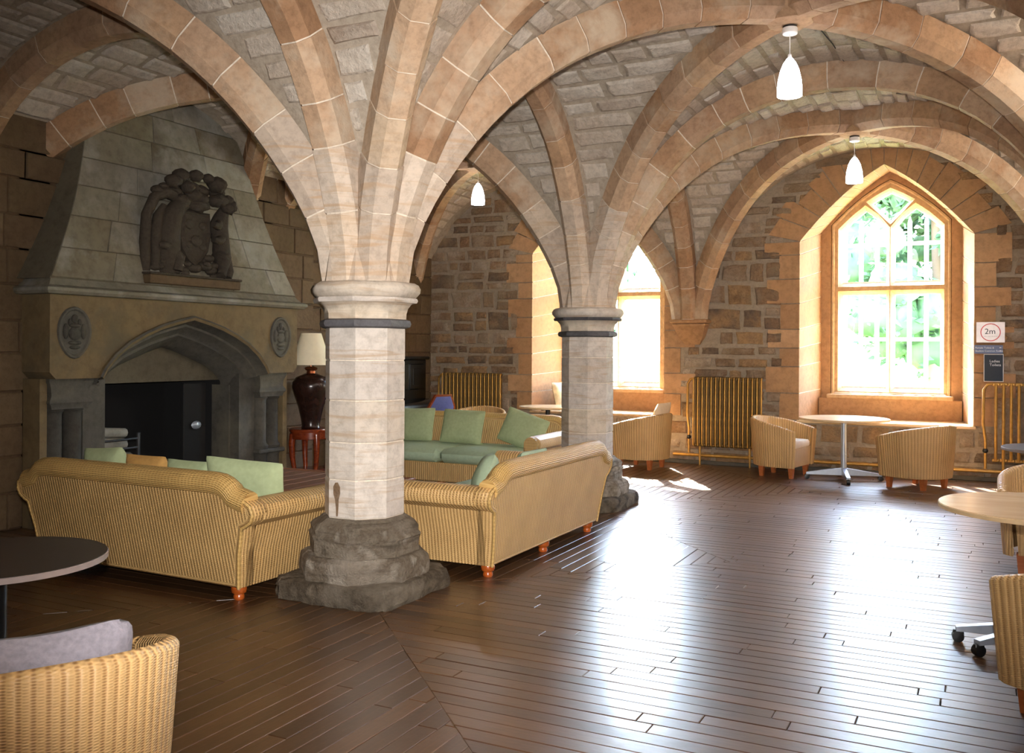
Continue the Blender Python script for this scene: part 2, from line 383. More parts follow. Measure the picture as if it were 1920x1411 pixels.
ceil_labels = {
    (0,-1): 'grey rubble vault webbing in front of the near column, right of its forward rib',
    (0,0): 'grey rubble vault webbing above the larger right-hand pendant lamp',
    (0,1): 'brown-grey vault webbing around the smaller pendant lamp by the window wall',
    (-1,-1): 'pale rubble vault webbing top left, between the near column and the photo edge',
    (-1,0): 'dim vault webbing over the stone fireplace hood',
    (-1,1): 'shaded vault webbing above the pendant lamp behind the near column'}
for bx in (0, -1):
    for by in (-2, -1, 0, 1):
        x0, y0 = bx*BX, by*BY; n = 44; v = []; f = []
        xa = XL-.05 if bx else x0; xb = x0+BX; yb = YW+.02 if by == 1 else y0+BY
        for j in range(n+1):
            for i in range(n+1):
                x = xa+(xb-xa)*i/n; y = y0+(yb-y0)*j/n; v.append((x, y, zweb(x, min(y, y0+BY-1e-4))))
        for j in range(n):
            for i in range(n): f.append((j*(n+1)+i, (j+1)*(n+1)+i, (j+1)*(n+1)+i+1, j*(n+1)+i+1))
        o = MB().add(v, f).build('ceiling', M['webmortar'], None, 40)
        tag(o, ceil_labels.get((bx, by), 'plain vault webbing behind the viewer, %s bay' % ('right' if bx == 0 else 'left')), 'vault', kind='structure')
        if by == -2: continue
        bk = Blocks(o, 'rubble_stone'); rnd = random.Random(by*7+bx)
        for axis in (0, 1):
            ha, hb = (HX, HY) if axis == 0 else (HY, HX)
            for sa in (0, 1):
                for sb in (0, 1):
                    u = .12
                    while u < .985:
                        e = .002; dz = (zweb1(u+e)-zweb1(u-e))/(2*e*ha); dl = math.sqrt(1+dz*dz)
                        hgt = rnd.uniform(.13, .22); du = hgt/(dl*ha); uc = u+du/2; u += du
                        dz = (zweb1(uc+e)-zweb1(uc-e))/(2*e*ha); dl = math.sqrt(1+dz*dz)
                        a = uc*ha; ua = (1 if sa == 0 else -1); z = zweb1(uc)
                        t0 = .125; t1 = hb*uc-(.15 if axis == 0 else .185)
                        if t1-t0 < .08: continue
                        ns = max(1, round((t1-t0)/rnd.uniform(.3, .48))); cs = [t0] + [t0+(t1-t0)*(i+rnd.uniform(-.28, .28))/ns for i in range(1, ns)] + [t1]
                        for c0, c1 in zip(cs, cs[1:]):
                            b_ = (c0+c1)/2; ub = 1 if sb == 0 else -1
                            ca = a if sa == 0 else 2*ha-a; cb = b_ if sb == 0 else 2*hb-b_
                            if axis == 0: c = (x0+ca, y0+cb, z); U = (0, ub, 0); V = Vector((ua, 0, dz)).normalized()
                            else: c = (x0+cb, y0+ca, z); U = (ub, 0, 0); V = Vector((0, ua, dz)).normalized()
                            if bx == -1 and c[0] < wall_x(c[1])+.02: continue
                            Nn = Vector(U).cross(V)
                            if Nn.z > 0: Nn = -Nn; U = tuple(-k for k in U)
                            bk.put(rnd.choice(B_web), c, U, V, Nn, (c1-c0)-.025, hgt-.03, rnd.uniform(.012, .03))
        bk.done()

# ------------------------------------------------------------------ ribs: each half-rib from a springing to its crown, voussoir by voussoir
rib_n = [0]
def rib(p0, p1, label, wclip=None, first=.42):
    rib_n[0] += 1
    p0, p1 = Vector((*p0, 0)), Vector((*p1, 0)); d = (p1-p0); L = d.length; d.normalize(); B = Vector((-d.y, d.x, 0))
    ws = [(i/160)**1.7 for i in range(161)]; pts = []
    for w in ws: pts.append(p0 + d*(S0 + w*(L-S0)) + Vector((0, 0, ZS+RISE*P(w))))
    ac = [0.0]
    for i in range(1, len(pts)): ac.append(ac[-1] + (pts[i]-pts[i-1]).length)
    def at(s):
        i = min(max(int(np.searchsorted(ac, s)), 1), 160); k = (s-ac[i-1])/(ac[i]-ac[i-1]); p = pts[i-1].lerp(pts[i], k); T = (pts[i]-pts[i-1]).normalized()
        return p, T
    def ring(s, ins=0.0, wd=1.0):
        p, T = at(s); Nn = B.cross(T)
        if Nn.dot(Vector((0, 0, 1))*1.0 - d) < 0: Nn = -Nn
        h = .115*wd-ins
        return [tuple(p + B*b + Nn*k) for b, k in ((-h,.25), (-h,.075+ins), (-h*.5,ins), (h*.5,ins), (h,.075+ins), (h,.25))]
    o = link('trim_%d' % rib_n[0], None); tag(o, label, 'vault rib', kind='structure')
    T_ = ac[-1]; s = 0.0; rnd = random.Random(rib_n[0]*13)
    s_min = 0.0
    if wclip:
        for i, p in enumerate(pts):
            if p.x > wclip: s_min = ac[i]; break
    cuts = [0.0]
    while cuts[-1] < T_-.18: cuts.append(min(T_, cuts[-1] + (first if len(cuts) == 1 else rnd.uniform(.26, .4))))
    cuts[-1] = T_
    pale = abs(p0.x) < .1 and p0.y < 5
    core = MB(); core.loft([ring(s_min + (T_-s_min)*i/40, .007) for i in range(41)]); core.build('mortar_core', M['ribmortar'], o, 40)
    for a, b in zip(cuts, cuts[1:]):
        a = max(a, s_min)
        if b-a < .03: continue
        g = .005; k = 1+rnd.uniform(-.03, .04)
        m = MB(); m.loft([ring(a+g, 0, k), ring((a+b)/2, 0, k), ring(b-g, 0, k)]); m.build('voussoir', (M['springer'] if a < .75 else M['ribmid'] if a < 1.3+.5*rnd.random() and rnd.random() < .75 else M['rib']) if pale else (M['ribmid'] if rnd.random() < .2 else M['rib']), o, 35)
    return o
C1, C2, CB = (0, 0), (0, BY), (0, 2*BY)
def names(col, dst, txt): return txt
ribs = [
 (C1, (HX, HY), 'diagonal rib from the near column sweeping right to the larger pendant lamp', None),
 (C1, (HX, 0), 'cross rib from the near column rising right past the top edge', None),
 (C1, (HX, -HY), 'diagonal rib from the near column leaning right toward the viewer', None),
 (C1, (0, -HY), 'ridge-side rib from the near column leaning left toward the viewer', None),
 (C1, (-HX, -HY), 'outermost left rib of the near column, edged by black shadow', None),
 (C1, (-HX, 0), 'cross rib from the near column hidden behind its outermost left rib', None),
 (C1, (-HX, HY), 'diagonal rib from the near column toward the fireplace', None),
 (C1, (0, HY), 'rib from the near column toward the far column', None),
 (C2, (HX, HY), 'diagonal rib from the far column forward to the larger pendant lamp', None),
 (C2, (HX, BY), 'cross rib from the far column over the middle of the right aisle', None),
 (C2, (HX, BY+HY), 'diagonal rib from the far column to the small right pendant lamp', None),
 (C2, (0, BY+HY), 'rib from the far column toward the wall corbel', None),
 (C2, (0, HY), 'upright-looking rib from the far column toward the near column', None),
 (C2, (-HX, HY), 'diagonal rib from the far column toward the fireplace bay', None),
 (C2, (-HX, BY), 'cross rib from the far column over the left aisle', None),
 (C2, (-HX, BY+HY), 'diagonal rib from the far column to the left pendant lamp', None),
 (CB, (0, BY+HY), 'middle rib of the three on the wall corbel', None),
 (CB, (HX, BY+HY), 'right rib of the wall corbel, arching over the tall window', None),
 (CB, (-HX, BY+HY), 'left rib of the wall corbel beside the half-hidden window', None),
 ((BX, 0), (HX, HY), 'diagonal rib from the larger pendant lamp to the top right edge', None),
 ((BX, BY), (HX, HY), 'diagonal rib falling right behind the larger pendant lamp', None),
 ((BX, BY), (HX, BY), 'right half of the middle cross rib of the right aisle', None),
 ((BX, BY), (HX, BY+HY), 'diagonal rib from the small right pendant lamp toward the viewer side', None),
 ((BX, 2*BY), (HX, BY+HY), 'diagonal rib falling right above the tall window', None),
 ((-BX, 0), (-HX, HY), 'short brown rib dying into the top left of the fireplace hood', XB-.12),
 ((-BX, 0), (-HX, 0), 'dark cross rib at the far top left corner', XB-.12),
 ((-BX, BY), (-HX, HY), 'rib dying into the right side of the fireplace hood', XB-.12),
 ((-BX, BY), (-HX, BY), 'left half of the cross rib behind the near column', XB-.12),
 ((-BX, BY), (-HX, BY+HY), 'rib from the left pendant lamp to the side wall', XL-.2),
 ((-BX, 2*BY), (-HX, BY+HY), 'brown rib falling left from the left pendant lamp to the corner', XL-.2),
]
for a, b, l, c in ribs: rib(a, b, l, c)
for i, (x, y) in enumerate(((HX, HY), (HX, BY+HY), (-HX, BY+HY), (-HX, HY))):
    m = MB().lathe([(.17, ZS+RISE+.2), (.17, ZS+RISE-.0), (.13, ZS+RISE-.02)], 8, (x, y), PI/8)
    tag(m.build('trim_%d' % (40+i), M['rib'], None, 30), ['keystone above the larger pendant lamp', 'keystone above the small right pendant lamp', 'keystone above the left pendant lamp', 'hidden keystone of the fireplace bay'][i], 'keystone', kind='structure')

# ------------------------------------------------------------------ floor boards
fl = MB().box(XL-.6, 5.0, -9.7, 7.9, -.06, -.012).build('floor', M['sub'])
tag(fl, 'dark polished wooden floor of narrow boards mitred at the columns', 'floor', kind='structure')
def clip_poly(poly, a, b, c):                     # keep a*x+b*y<=c
    out = []
    for i in range(len(poly)):
        p, q = poly[i], poly[(i+1) % len(poly)]; dp, dq = a*p[0]+b*p[1]-c, a*q[0]+b*q[1]-c
        if dp <= 0: out.append(p)
        if dp*dq < 0: k = dp/(dp-dq); out.append((p[0]+(q[0]-p[0])*k, p[1]+(q[1]-p[1])*k))
    return out
boards = []; rb = random.Random(3); BW = .098
def lay(zone, axis, a0, a1, b0, b1):              # zone: list of half planes; axis 0 boards run along x
    b = b0
    while b < b1:
        a = a0 - rb.uniform(0, 1.5)
        while a < a1:
            ln = rb.uniform(1.1, 2.3); g = .0015
            r = (a+g, a+ln-g, b+g, b+BW-g); a += ln
            poly = [(r[0], r[2]), (r[1], r[2]), (r[1], r[3]), (r[0], r[3])]
            if axis == 1: poly = [(q, p) for p, q in poly][::-1]
            for h in zone: poly = clip_poly(poly, *h)
            if len(poly) < 3: continue
            c = (sum(p[0] for p in poly)/len(poly), sum(p[1] for p in poly)/len(poly))
            boards.append((poly, c, axis))
        b += BW
for k in (-1, 0, 1, 2):                           # boards along x each side of every column, boards along y in the diamonds between
    y = k*BY
    lay([(-1, 1, y), (-1, -1, -y)], 0, 0, 5.0, y-HY, min(y+HY, YW))
    lay([(1, 1, y), (1, -1, -y)], 0, XL, 0, y-HY, min(y+HY, YW))
for k in (-1, 0, 1):
    yc = k*BY+HY; lay([(1, 1, yc+HY), (-1, 1, yc+HY), (1, -1, HY-yc), (-1, -1, HY-yc)], 1, yc-HY, yc+HY, -HY, HY)
ranked = []
for poly, c, axis in boards:
    q = project((c[0], c[1], 0)); sc = 0
    if q and -200 < q[0] < 2120 and q[1] < 1600:
        ar = abs(sum(poly[i][0]*poly[(i+1) % len(poly)][1]-poly[(i+1) % len(poly)][0]*poly[i][1] for i in range(len(poly))))/2
        sc = ar/q[2]**3
    ranked.append((sc, poly, c, axis))
ranked.sort(key=lambda a: -a[0]); rest = MB()
for i, (sc, poly, c, axis) in enumerate(ranked):
    tilt = rb.gauss(0, .0035); tilt2 = rb.gauss(0, .0008); n = len(poly); h = rb.uniform(-.0006, .0006)
    def zz(p):
        dx, dy = p[0]-c[0], p[1]-c[1]
        if axis == 1: dx, dy = dy, dx
        return h + tilt*dy + tilt2*dx
    inner = offset_poly(poly, -.003)
    if sc > 0 and i < 300:
        v = [(p[0]-c[0], p[1]-c[1], zz(p)) for p in inner] + [(p[0]-c[0], p[1]-c[1], zz(p)-.0025) for p in poly] + [(p[0]-c[0], p[1]-c[1], -.014) for p in poly]
        f = [tuple(range(n))] + [(n+j, n+(j+1) % n, (j+1) % n, j) for j in range(n)] + [(2*n+j, 2*n+(j+1) % n, n+(j+1) % n, n+j) for j in range(n)]
        if axis == 1: v = [(y, -x, z) for x, y, z in v]
        o = MB().add(v, f).build('floorboard', M['floor'], fl); o.location = (c[0], c[1], 0)
        if axis == 1: o.rotation_euler = (0, 0, PI/2)
    else:
        v = [(p[0], p[1], zz(p)) for p in inner] + [(p[0], p[1], -.014) for p in poly]
        rest.add(v, [tuple(range(n))] + [(n+j, n+(j+1) % n, (j+1) % n, j) for j in range(n)])
tag(rest.build('far_floorboards', M['floor'], fl), kind='stuff')

# ------------------------------------------------------------------ window wall with two embrasures
WIN = [('window_1', 2.48, 'tall pointed two-light stone window facing into the right aisle'), ('window_2', -1.45, 'bright window half hidden behind the far column')]
ZL = .66                                           # window ledge
def arch_pts(c, hw, z0, zs, za, n=8):              # outline: bottom left, up, arch, down to bottom right (x,z)
    k = za-zs; pts = [(c-hw, z0)]
    prof = []
    for i in range(n+1):
        a = i/n; prof.append((hw*(1-a), k*(1-(1-a)**1.0*(1-.42*a)) if False else k*(a*(1+.38*(1-a)))))
    for x, z in prof: pts.append((c-x, zs+z))
    for x, z in prof[::-1][1:]: pts.append((c+x, zs+z))
    pts.append((c+hw, z0)); return pts
def fill(outer, holes, fn):                        # planar polygon with holes -> MB
    import bmesh
    bm = bmesh.new(); ed = []
    for loop in [outer]+holes:
        vs_ = [bm.verts.new(fn(p)) for p in loop]
        for i in range(len(vs_)): ed.append(bm.edges.new((vs_[i], vs_[(i+1) % len(vs_)])))
    bmesh.ops.triangle_fill(bm, use_beauty=True, use_dissolve=False, edges=ed)
    bm.verts.index_update(); mb = MB().add([tuple(v.co) for v in bm.verts], [tuple(v.index for v in f.verts) for f in bm.faces]); bm.free(); return mb
HWO, HWI, ZSP, ZAP = 1.04, .88, 3.03, 3.97
outlines = [arch_pts(c, HWO, ZL, ZSP, ZAP) for _, c, _ in WIN]
inlines = [arch_pts(c, HWI, ZL, ZSP+.22, ZAP+.06) for _, c, _ in WIN]
wb = fill([(XL-.1, -.05), (5.0, -.05), (5.0, 4.6), (XL-.1, 4.6)], outlines, lambda p: (p[0], YW, p[1]))
wall = wb.build('wall_back', M['mortar']); tag(wall, 'brown rubble stone end wall with the two pointed windows', 'wall', kind='structure')
def in_arch(x, z, c, hw, zs, za, z0):
    dx = abs(x-c)
    if dx >= hw or z < z0: return False
    if z <= zs: return True
    return z < zs + (za-zs)*((1-dx/hw)*(1+.38*dx/hw))
bk = Blocks(wall, 'wall_stone'); rnd = random.Random(21)
dress_pieces = []
def blocked(x, z):
    for _, c, _ in WIN:
        if in_arch(x, z, c, HWO+.2, ZSP+.05, ZAP+.3, ZL): return True
    return False
z = 0.02
while z < 4.3:
    hgt = rnd.uniform(.13, .33); x = XL - rnd.uniform(0, .3)
    while x < 4.6:
        ln = rnd.uniform(.18, .6); c = x+ln/2; x += ln; zc = z+hgt/2
        if max(zweb(c-.1, YW-.1), zweb(c+.1, YW-.1)) - .06 < zc: continue
        lo, hi = c-ln/2, c+ln/2
        while lo < hi-.12 and blocked(lo, zc): lo += .04
        while hi > lo+.12 and blocked(hi, zc): hi -= .04
        if hi-lo < .13 or blocked((lo+hi)/2, zc): continue
        if -.3 < (lo+hi)/2 < .3 and 1.66 < zc < 2.05: continue
        if hgt > .22 and rnd.random() < .45:                       # two thin stones instead of one tall one
            k = rnd.uniform(.4, .6)
            bk.put(rnd.choice(B_wall), ((lo+hi)/2, YW-.002, z+hgt*k/2), (1,0,0), (0,0,1), (0,-1,0), hi-lo-.03, hgt*k-.022, rnd.uniform(.008, .025))
            bk.put(rnd.choice(B_wall), ((lo+hi)/2+.01, YW-.002, z+hgt*(1+k)/2), (1,0,0), (0,0,1), (0,-1,0), hi-lo-.05, hgt*(1-k)-.022, rnd.uniform(.008, .025)); continue
        ht = hgt*rnd.uniform(.8, 1.0)-.022
        bk.put(rnd.choice(B_wall), ((lo+hi)/2, YW-.002, zc+rnd.uniform(-.5, .5)*(hgt-.022-ht)), (1,0,0), (0,0,1), (0,-1,0), hi-lo-.03, ht, rnd.uniform(.008, .026))
    z += hgt
bk.done()
# embrasure: dressed blocks from the wall face to the window, ledge, tracery, glass
def embrasure(name, c, label, k):
    w = link(name, None); tag(w, label, 'window', kind='structure'); rnd = random.Random(k*5+2)
    O, I = outlines[k], inlines[k]
    cuts = []
    z = ZL
    def jamb(side):
        z = ZL; out = []
        while z < ZSP-.02:
            z1 = min(ZSP, z+rnd.uniform(.24, .36))
            if ZSP-z1 < .12: z1 = ZSP
            out.append((z, z1)); z = z1
        for i, (a, b) in enumerate(out):
            wd = .2 + (.2 if i % 2 else .02) + rnd.uniform(0, .06); x0 = c+side*HWO; xi = c+side*HWI; xq = x0+side*wd; g = .007
            v = [(x0, YW-.02, a+g), (x0, YW-.02, b-g), (xq, YW-.02, b-g), (xq, YW-.02, a+g)]
            zi = lambda q: ZL+(q-ZL)*(ZSP+.22-ZL)/(ZSP-ZL)
            v += [(xi, 8.72, zi(a)+g), (xi, 8.72, zi(b)-g), (xq, 8.72, zi(b)-g), (xq, 8.72, zi(a)+g)]
            MB().add(v, [(0,1,2,3), (0,4,5,1), (1,5,6,2), (3,2,6,7), (0,3,7,4)]).build('quoin', M['dress'], w)
    jamb(-1); jamb(1)
    for i in range(1, len(O)-2):                    # arch voussoirs
        a, b, ai, bi = O[i], O[i+1], I[i], I[i+1]
        ctr = Vector((c, ZSP-.25)); q = []
        for p in (a, b):
            d = (Vector(p)-ctr).normalized(); q.append(tuple(Vector(p)+d*(.42+.07*((i*7) % 3-1))))
        sh = lambda p, o_: (p[0]*.97+o_[0]*.03, p[1]*.97+o_[1]*.03)
        a2, b2 = sh(a, b), sh(b, a); ai2, bi2 = sh(ai, bi), sh(bi, ai); q = [sh(q[0], q[1]), sh(q[1], q[0])]
        v = [(a2[0], YW-.02, a2[1]), (b2[0], YW-.02, b2[1]), (q[1][0], YW-.02, q[1][1]), (q[0][0], YW-.02, q[0][1])]
        v += [(ai2[0], 8.72, ai2[1]), (bi2[0], 8.72, bi2[1]), (q[1][0], 8.72, q[1][1]), (q[0][0], 8.72, q[0][1])]
        MB().add(v, [(0,1,2,3), (0,4,5,1), (1,5,6,2), (3,2,6,7), (0,3,7,4)]).build('voussoir', M['dress'], w)
    # mortar lining just behind the blocks
    lin_ = MB(); lin_.loft([[(x, YW, z) for x, z in offset_poly(O, .006)], [(x, 8.74, z) for x, z in offset_poly(I, .006)]], cap=False, closed=False); lin_.build('reveal_mortar', M['ribmortar'], w)
    MB().box(c-HWO-.03, c+HWO+.03, YW-.045, 8.6, ZL-.035, ZL, .008).build('ledge', M['beech'] if k == 0 else M['tracery'], w)
    MB().box(c-HWI-.02, c+HWI+.02, 8.52, 8.9, ZL-.05, .93).build('apron', M['dress'], w)
    MB().box(c-.8, c+.8, 8.5, 8.9, .93, .985, .012).build('sill', M['tracery'], w)
    # plate that closes the opening down to the tracery (stepped order)
    hw = .765; F = arch_pts(c, hw, .96, 3.34, 3.93)
    big = offset_poly(I, .25); big = [(x, max(z, .5)) for x, z in big]
    fill(big, [offset_poly(F, .0)], lambda p: (p[0], 8.66, p[1])).build('inner_order', M['dress'], w)
    lights = []
    for s_ in (-1, 1):
        x0, x1 = (c-.625, c-.055) if s_ < 0 else (c+.055, c+.625); m = (x0+x1)/2 - s_*.02
        lights.append([(x0, 1.07), (x1, 1.07), (x1, 2.365), (x0, 2.365)])
        lights.append([(x0, 2.525), (x1, 2.525), (x1, 3.26), (m+.14, 3.42), (m, 3.53), (m-.14, 3.42), (x0, 3.26)])
    lights.append([(c, 3.385), (c+.235, 3.63), (c+.12, 3.70), (c, 3.76), (c-.12, 3.70), (c-.235, 3.63)])
    t1 = fill(F, [offset_poly(l, .05) for l in lights], lambda p: (p[0], 8.70, p[1]))
    for l in lights:
        e = offset_poly(l, .05); h = offset_poly(l, .022)
        t1.loft([[(x, 8.70, z) for x, z in e], [(x, 8.76, z) for x, z in h], [(x, 8.775, z) for x, z in h], [(x, 8.83, z) for x, z in l], [(x, 8.9, z) for x, z in l]], cap=False)
    t1.loft([[(x, 8.66, z) for x, z in F], [(x, 8.70, z) for x, z in F]], cap=False)
    t1.add(*(lambda b_: (b_.v, b_.f))(fill(F, lights, lambda p: (p[0], 8.9, p[1])))) 
    t1.build('tracery', M['tracery'], w)
    r1 = MB(); o1, o2, o3 = F, offset_poly(F, -.035), offset_poly(F, -.05)     # raised roll around the frame
    r1.loft([[(x, 8.70, z) for x, z in o1], [(x, 8.665, z) for x, z in offset_poly(F, -.012)], [(x, 8.665, z) for x, z in o2], [(x, 8.70, z) for x, z in o3]], cap=False); r1.build('frame_roll', M['tracery'], w)
    for l in lights:
        g = MB().add([(x, 8.87, z) for x, z in offset_poly(l, .01)], [tuple(range(len(l)))]); g.build('pane', M['glass'], w)
        zb = min(p[1] for p in l); xs = [p[0] for p in l if p[1] == zb]
        if len(xs) == 2: MB().box(min(xs), max(xs), 8.84, 8.866, zb, zb+.022).build('lead_strip', M['lead'], w)
    return w
for k, (nm, c, l) in enumerate(WIN): embrasure(nm, c, l, k)
# corbel
cb = link('trim_60', None); tag(cb, 'moulded stone corbel on the end wall under three ribs', 'corbel', kind='structure')
MB().box(-.26, .26, YW-.3, YW+.02, 1.955, 2.005, .015).build('abacus', M['dress'], cb)
MB().box(-.235, .235, YW-.26, YW+.02, 1.91, 1.955, .015).build('fillet', M['dress'], cb)
MB().loft([[(-.1, YW-.05, 1.66), (.1, YW-.05, 1.66), (.1, YW+.02, 1.66), (-.1, YW+.02, 1.66)], [(-.17, YW-.14, 1.76), (.17, YW-.14, 1.76), (.17, YW+.02, 1.76), (-.17, YW+.02, 1.76)],
           [(-.22, YW-.23, 1.91), (.22, YW-.23, 1.91), (.22, YW+.02, 1.91), (-.22, YW+.02, 1.91)]]).build('bracket', M['dress'], cb, 30)

# ------------------------------------------------------------------ other walls
def wall_plane(name, verts, mat, label):
    return tag(MB().add(verts, [tuple(range(len(verts)))]).build(name, mat), label, 'wall', kind='structure')
wl = MB()
wl.add([(XB, -9.7, -.05), (XB, .6, -.05), (XB, .6, 4.6), (XB, -9.7, 4.6)], [(0,1,2,3)])
wl.add([(XB, .3, 1.95), (XB, 3.54, 1.95), (XB, 3.54, 4.6), (XB, .3, 4.6)], [(0,1,2,3)])
wl.add([(XB, 3.3, -.05), (XB, 4.29, -.05), (XB, 4.29, 4.6), (XB, 3.3, 4.6)], [(0,1,2,3)])
wl.add([(XB, 4.29, -.05), (XL, 4.29, -.05), (XL, 4.29, 4.6), (XB, 4.29, 4.6)], [(0,1,2,3)])
wl.add([(XL, 4.29, -.05), (XL, YW, -.05), (XL, YW, 4.6), (XL, 4.29, 4.6)], [(0,1,2,3)])
wleft = wl.build('wall_left', M['ashmortar']); tag(wleft, 'brown ashlar side wall around the fireplace', 'wall', kind='structure')
bk = Blocks(wleft, 'ashlar_block'); rnd = random.Random(5)
z = 0.0
while z < 4.3:
    hgt = rnd.uniform(.24, .36)
    for X, ya, yb in ((XB, -1.6, .9), (XB, 2.9, 4.29), (XL, 4.29, YW)):
        y = ya
        while y < yb-.05:
            ln = rnd.uniform(.32, .75); y1 = min(yb, y+ln)
            if yb-y1 < .2: y1 = yb
            c = (y+y1)/2; zc = z+hgt/2; ok = True
            if X == XB and ((.62 < c < 3.24 and zc < 2.1) or (.68+(zc-2.1)*.36 < c < 3.18-(zc-2.1)*.33 and zc >= 2.1)): ok = False
            if zc > zweb(X, c)-.02: ok = False
            if ok: bk.put(rnd.choice(B_ash), (X+.001, c, zc), (0,1,0), (0,0,1), (1,0,0), y1-y-.012, hgt-.012, rnd.uniform(.012, .02))
            y = y1
    z += hgt
bk.done()
wall_plane('wall_right', [(4.95, -9.7, -.05), (4.95, YW+.1, -.05), (4.95, YW+.1, 4.6), (4.95, -9.7, 4.6)], M['mortar'], 'side wall beyond the right edge of the photo')
wall_plane('wall_front', [(XL-.2, -7.72, -.05), (5.0, -7.72, -.05), (5.0, -7.72, 4.6), (XL-.2, -7.72, 4.6)], M['mortar'], 'wall behind the viewer')

# ------------------------------------------------------------------ columns
def octa(a, z, ch=None):                            # octagon with apothem a, faces on the axes and the diagonals
    R = a/math.cos(PI/8); return [(R*math.cos(PI/8+i*PI/4), R*math.sin(PI/8+i*PI/4), z) for i in range(8)]
def chsq(h, c, z): return [(h-c,-h,z), (h,-h+c,z), (h,h-c,z), (h-c,h,z), (-h+c,h,z), (-h,h-c,z), (-h,-h+c,z), (-h+c,-h,z)]
def column(loc, label, seed):
    o = thing('stone_column', (*loc, 0), 0, label=label, cat='column', group='vault columns'); r = random.Random(seed)
    def jig(rings, a):
        return [[(x+r.uniform(-a, a), y+r.uniform(-a, a), z+r.uniform(-a, a)*.6) for x, y, z in g] for g in rings]
    def sub(ring, n=4): 
        out = []
        for i in range(len(ring)):
            a, b = Vector(ring[i]), Vector(ring[(i+1) % len(ring)])
            for k in range(n): out.append(tuple(a.lerp(b, k/n)))
        return out
    MB().loft(jig([sub(chsq(.44,.11,0), 8), sub(chsq(.447,.11,.03), 8), sub(chsq(.445,.11,.06), 8), sub(chsq(.442,.11,.09), 8), sub(chsq(.43,.11,.118), 8), sub(chsq(.38,.1,.13), 8)], .009)).build('plinth', M['plinth'], o, 30)
    MB().loft(jig([sub(octa(.392, .11), 6), sub(octa(.398, .16), 6), sub(octa(.398, .2), 6), sub(octa(.39, .245), 6), sub(octa(.36, .27), 6)], .006)).build('lower_base', M['base'], o, 25)
    MB().loft(jig([sub(octa(r_, z_), 6) for r_, z_ in ((.332, .26), (.336, .31), (.333, .36), (.345, .375), (.345, .388), (.328, .40), (.33, .43), (.315, .455), (.275, .478), (.255, .5))], .005)).build('upper_base', M['base'], o, 25)
    zs = [.5, .743, .98, 1.245, 1.5, 1.71]; MB().loft([octa(.238, .5), octa(.238, 1.72)]).build('mortar_core', M['ribmortar'], o)
    for a, b in zip(zs, zs[1:]):
        k = .243+r.uniform(-.0015, .0015); MB().loft([octa(k-.004, a+.0035), octa(k, a+.009), octa(k, b-.009), octa(k-.004, b-.0035)]).build('drum', M['shaft'], o)
    MB().loft([octa(.25, 1.705), octa(.275, 1.715), octa(.282, 1.735), octa(.275, 1.755), octa(.25, 1.765)]).build('neck_ring', M['neck'], o, 40)
    MB().loft([octa(.25, 1.76), octa(.252, 1.80), octa(.262, 1.835), octa(.285, 1.865), octa(.30, 1.875)]).build('bell', M['shaft'], o, 40)
    MB().loft([octa(.315, 1.87), octa(.322, 1.885), octa(.315, 1.90)]).build('fillet', M['neck'] if seed > 1 else M['shaft'], o, 40)
    MB().loft([octa(.30, 1.897), octa(.315, 1.91), octa(.335, 1.935), octa(.338, 1.96), octa(.325, 1.985), octa(.30, 2.0)]).build('abacus', M['shaft'], o, 50)
    MB().loft([octa(.27, 1.99), octa(.255, 2.12), octa(.2, 2.5), octa(.1, 2.9)]).build('springer_core', M['springer'], o)
    if seed == 1:                                   # brown iron stain with a shape of its own on the front-left face
        st_ = [(-.035,.70), (-.02,.725), (.0,.728), (.018,.70), (.02,.66), (.008,.62), (.006,.56), (.002,.515), (-.012,.512), (-.014,.57), (-.022,.62), (-.034,.655)]
        MB().add([(x-.03, -.2445, z) for x, z in st_], [tuple(range(len(st_)))]).build('iron_stain', M['rubble'], o)
    return o
column(C1, 'nearer pale octagonal stone column on a worn chamfered plinth', 1)
column(C2, 'farther octagonal stone column behind the right wicker sofa', 2)

# ------------------------------------------------------------------ fireplace (x is depth, y runs along the wall)
FP = thing('stone_fireplace', (XB, 1.93, 0), 0, label='monumental stone fireplace with sloping hood and pointed arch', cat='fireplace')
YC = 1.93; XF = -3.5
def fpart(mb, name, mat, smooth=None, parent=None):           # world coordinates -> child of the fireplace
    mb.xf(Matrix.Translation((-XB, -YC, 0))); return mb.build(name, mat, parent or FP, smooth)
def yz(poly, x0, x1, b=0.0):                                  # polygon in (y,z), extruded along x
    m = MB()
    if b: rings = [[(x0, y, z) for y, z in poly], [(x1-b, y, z) for y, z in poly], [(x1, y, z) for y, z in offset_poly(poly, -b)]]
    else: rings = [[(x0, y, z) for y, z in poly], [(x1, y, z) for y, z in poly]]
    return m.loft(rings)
oarch = [(0.832,1.30), (0.88,1.38), (0.994,1.498), (1.15,1.61), (1.336,1.70), (1.52,1.77), (1.703,1.82), (1.93,1.87)]
oarch = oarch + [(2*YC-y, z) for y, z in oarch[::-1][1:]]
iarch = [(1.06,1.16), (1.1,1.22), (1.2,1.31), (1.33,1.385), (1.5,1.45), (1.64,1.50), (1.78,1.545), (1.93,1.585)]
iarch = iarch + [(2*YC-y, z) for y, z in iarch[::-1][1:]]
outer = [(.32, 1.36), (.32, 2.05), (3.54, 2.05), (3.54, 1.36), (3.48, 1.30)] + oarch[::-1] + [(.38, 1.30)]
lm = fill(outer, [], lambda p: (XF, p[0], p[1]))
lm.loft([[(XF, y, z) for y, z in outer], [(XB-.02, y, z) for y, z in outer]], cap=False)
fpart(lm, 'lintel', M['lintel'])
am = MB(); n_ = len(oarch)
def arch_ring(t, x): return [(x, a[0]+(b[0]-a[0])*t, a[1]+(b[1]-a[1])*t) for a, b in zip(oarch, iarch)]
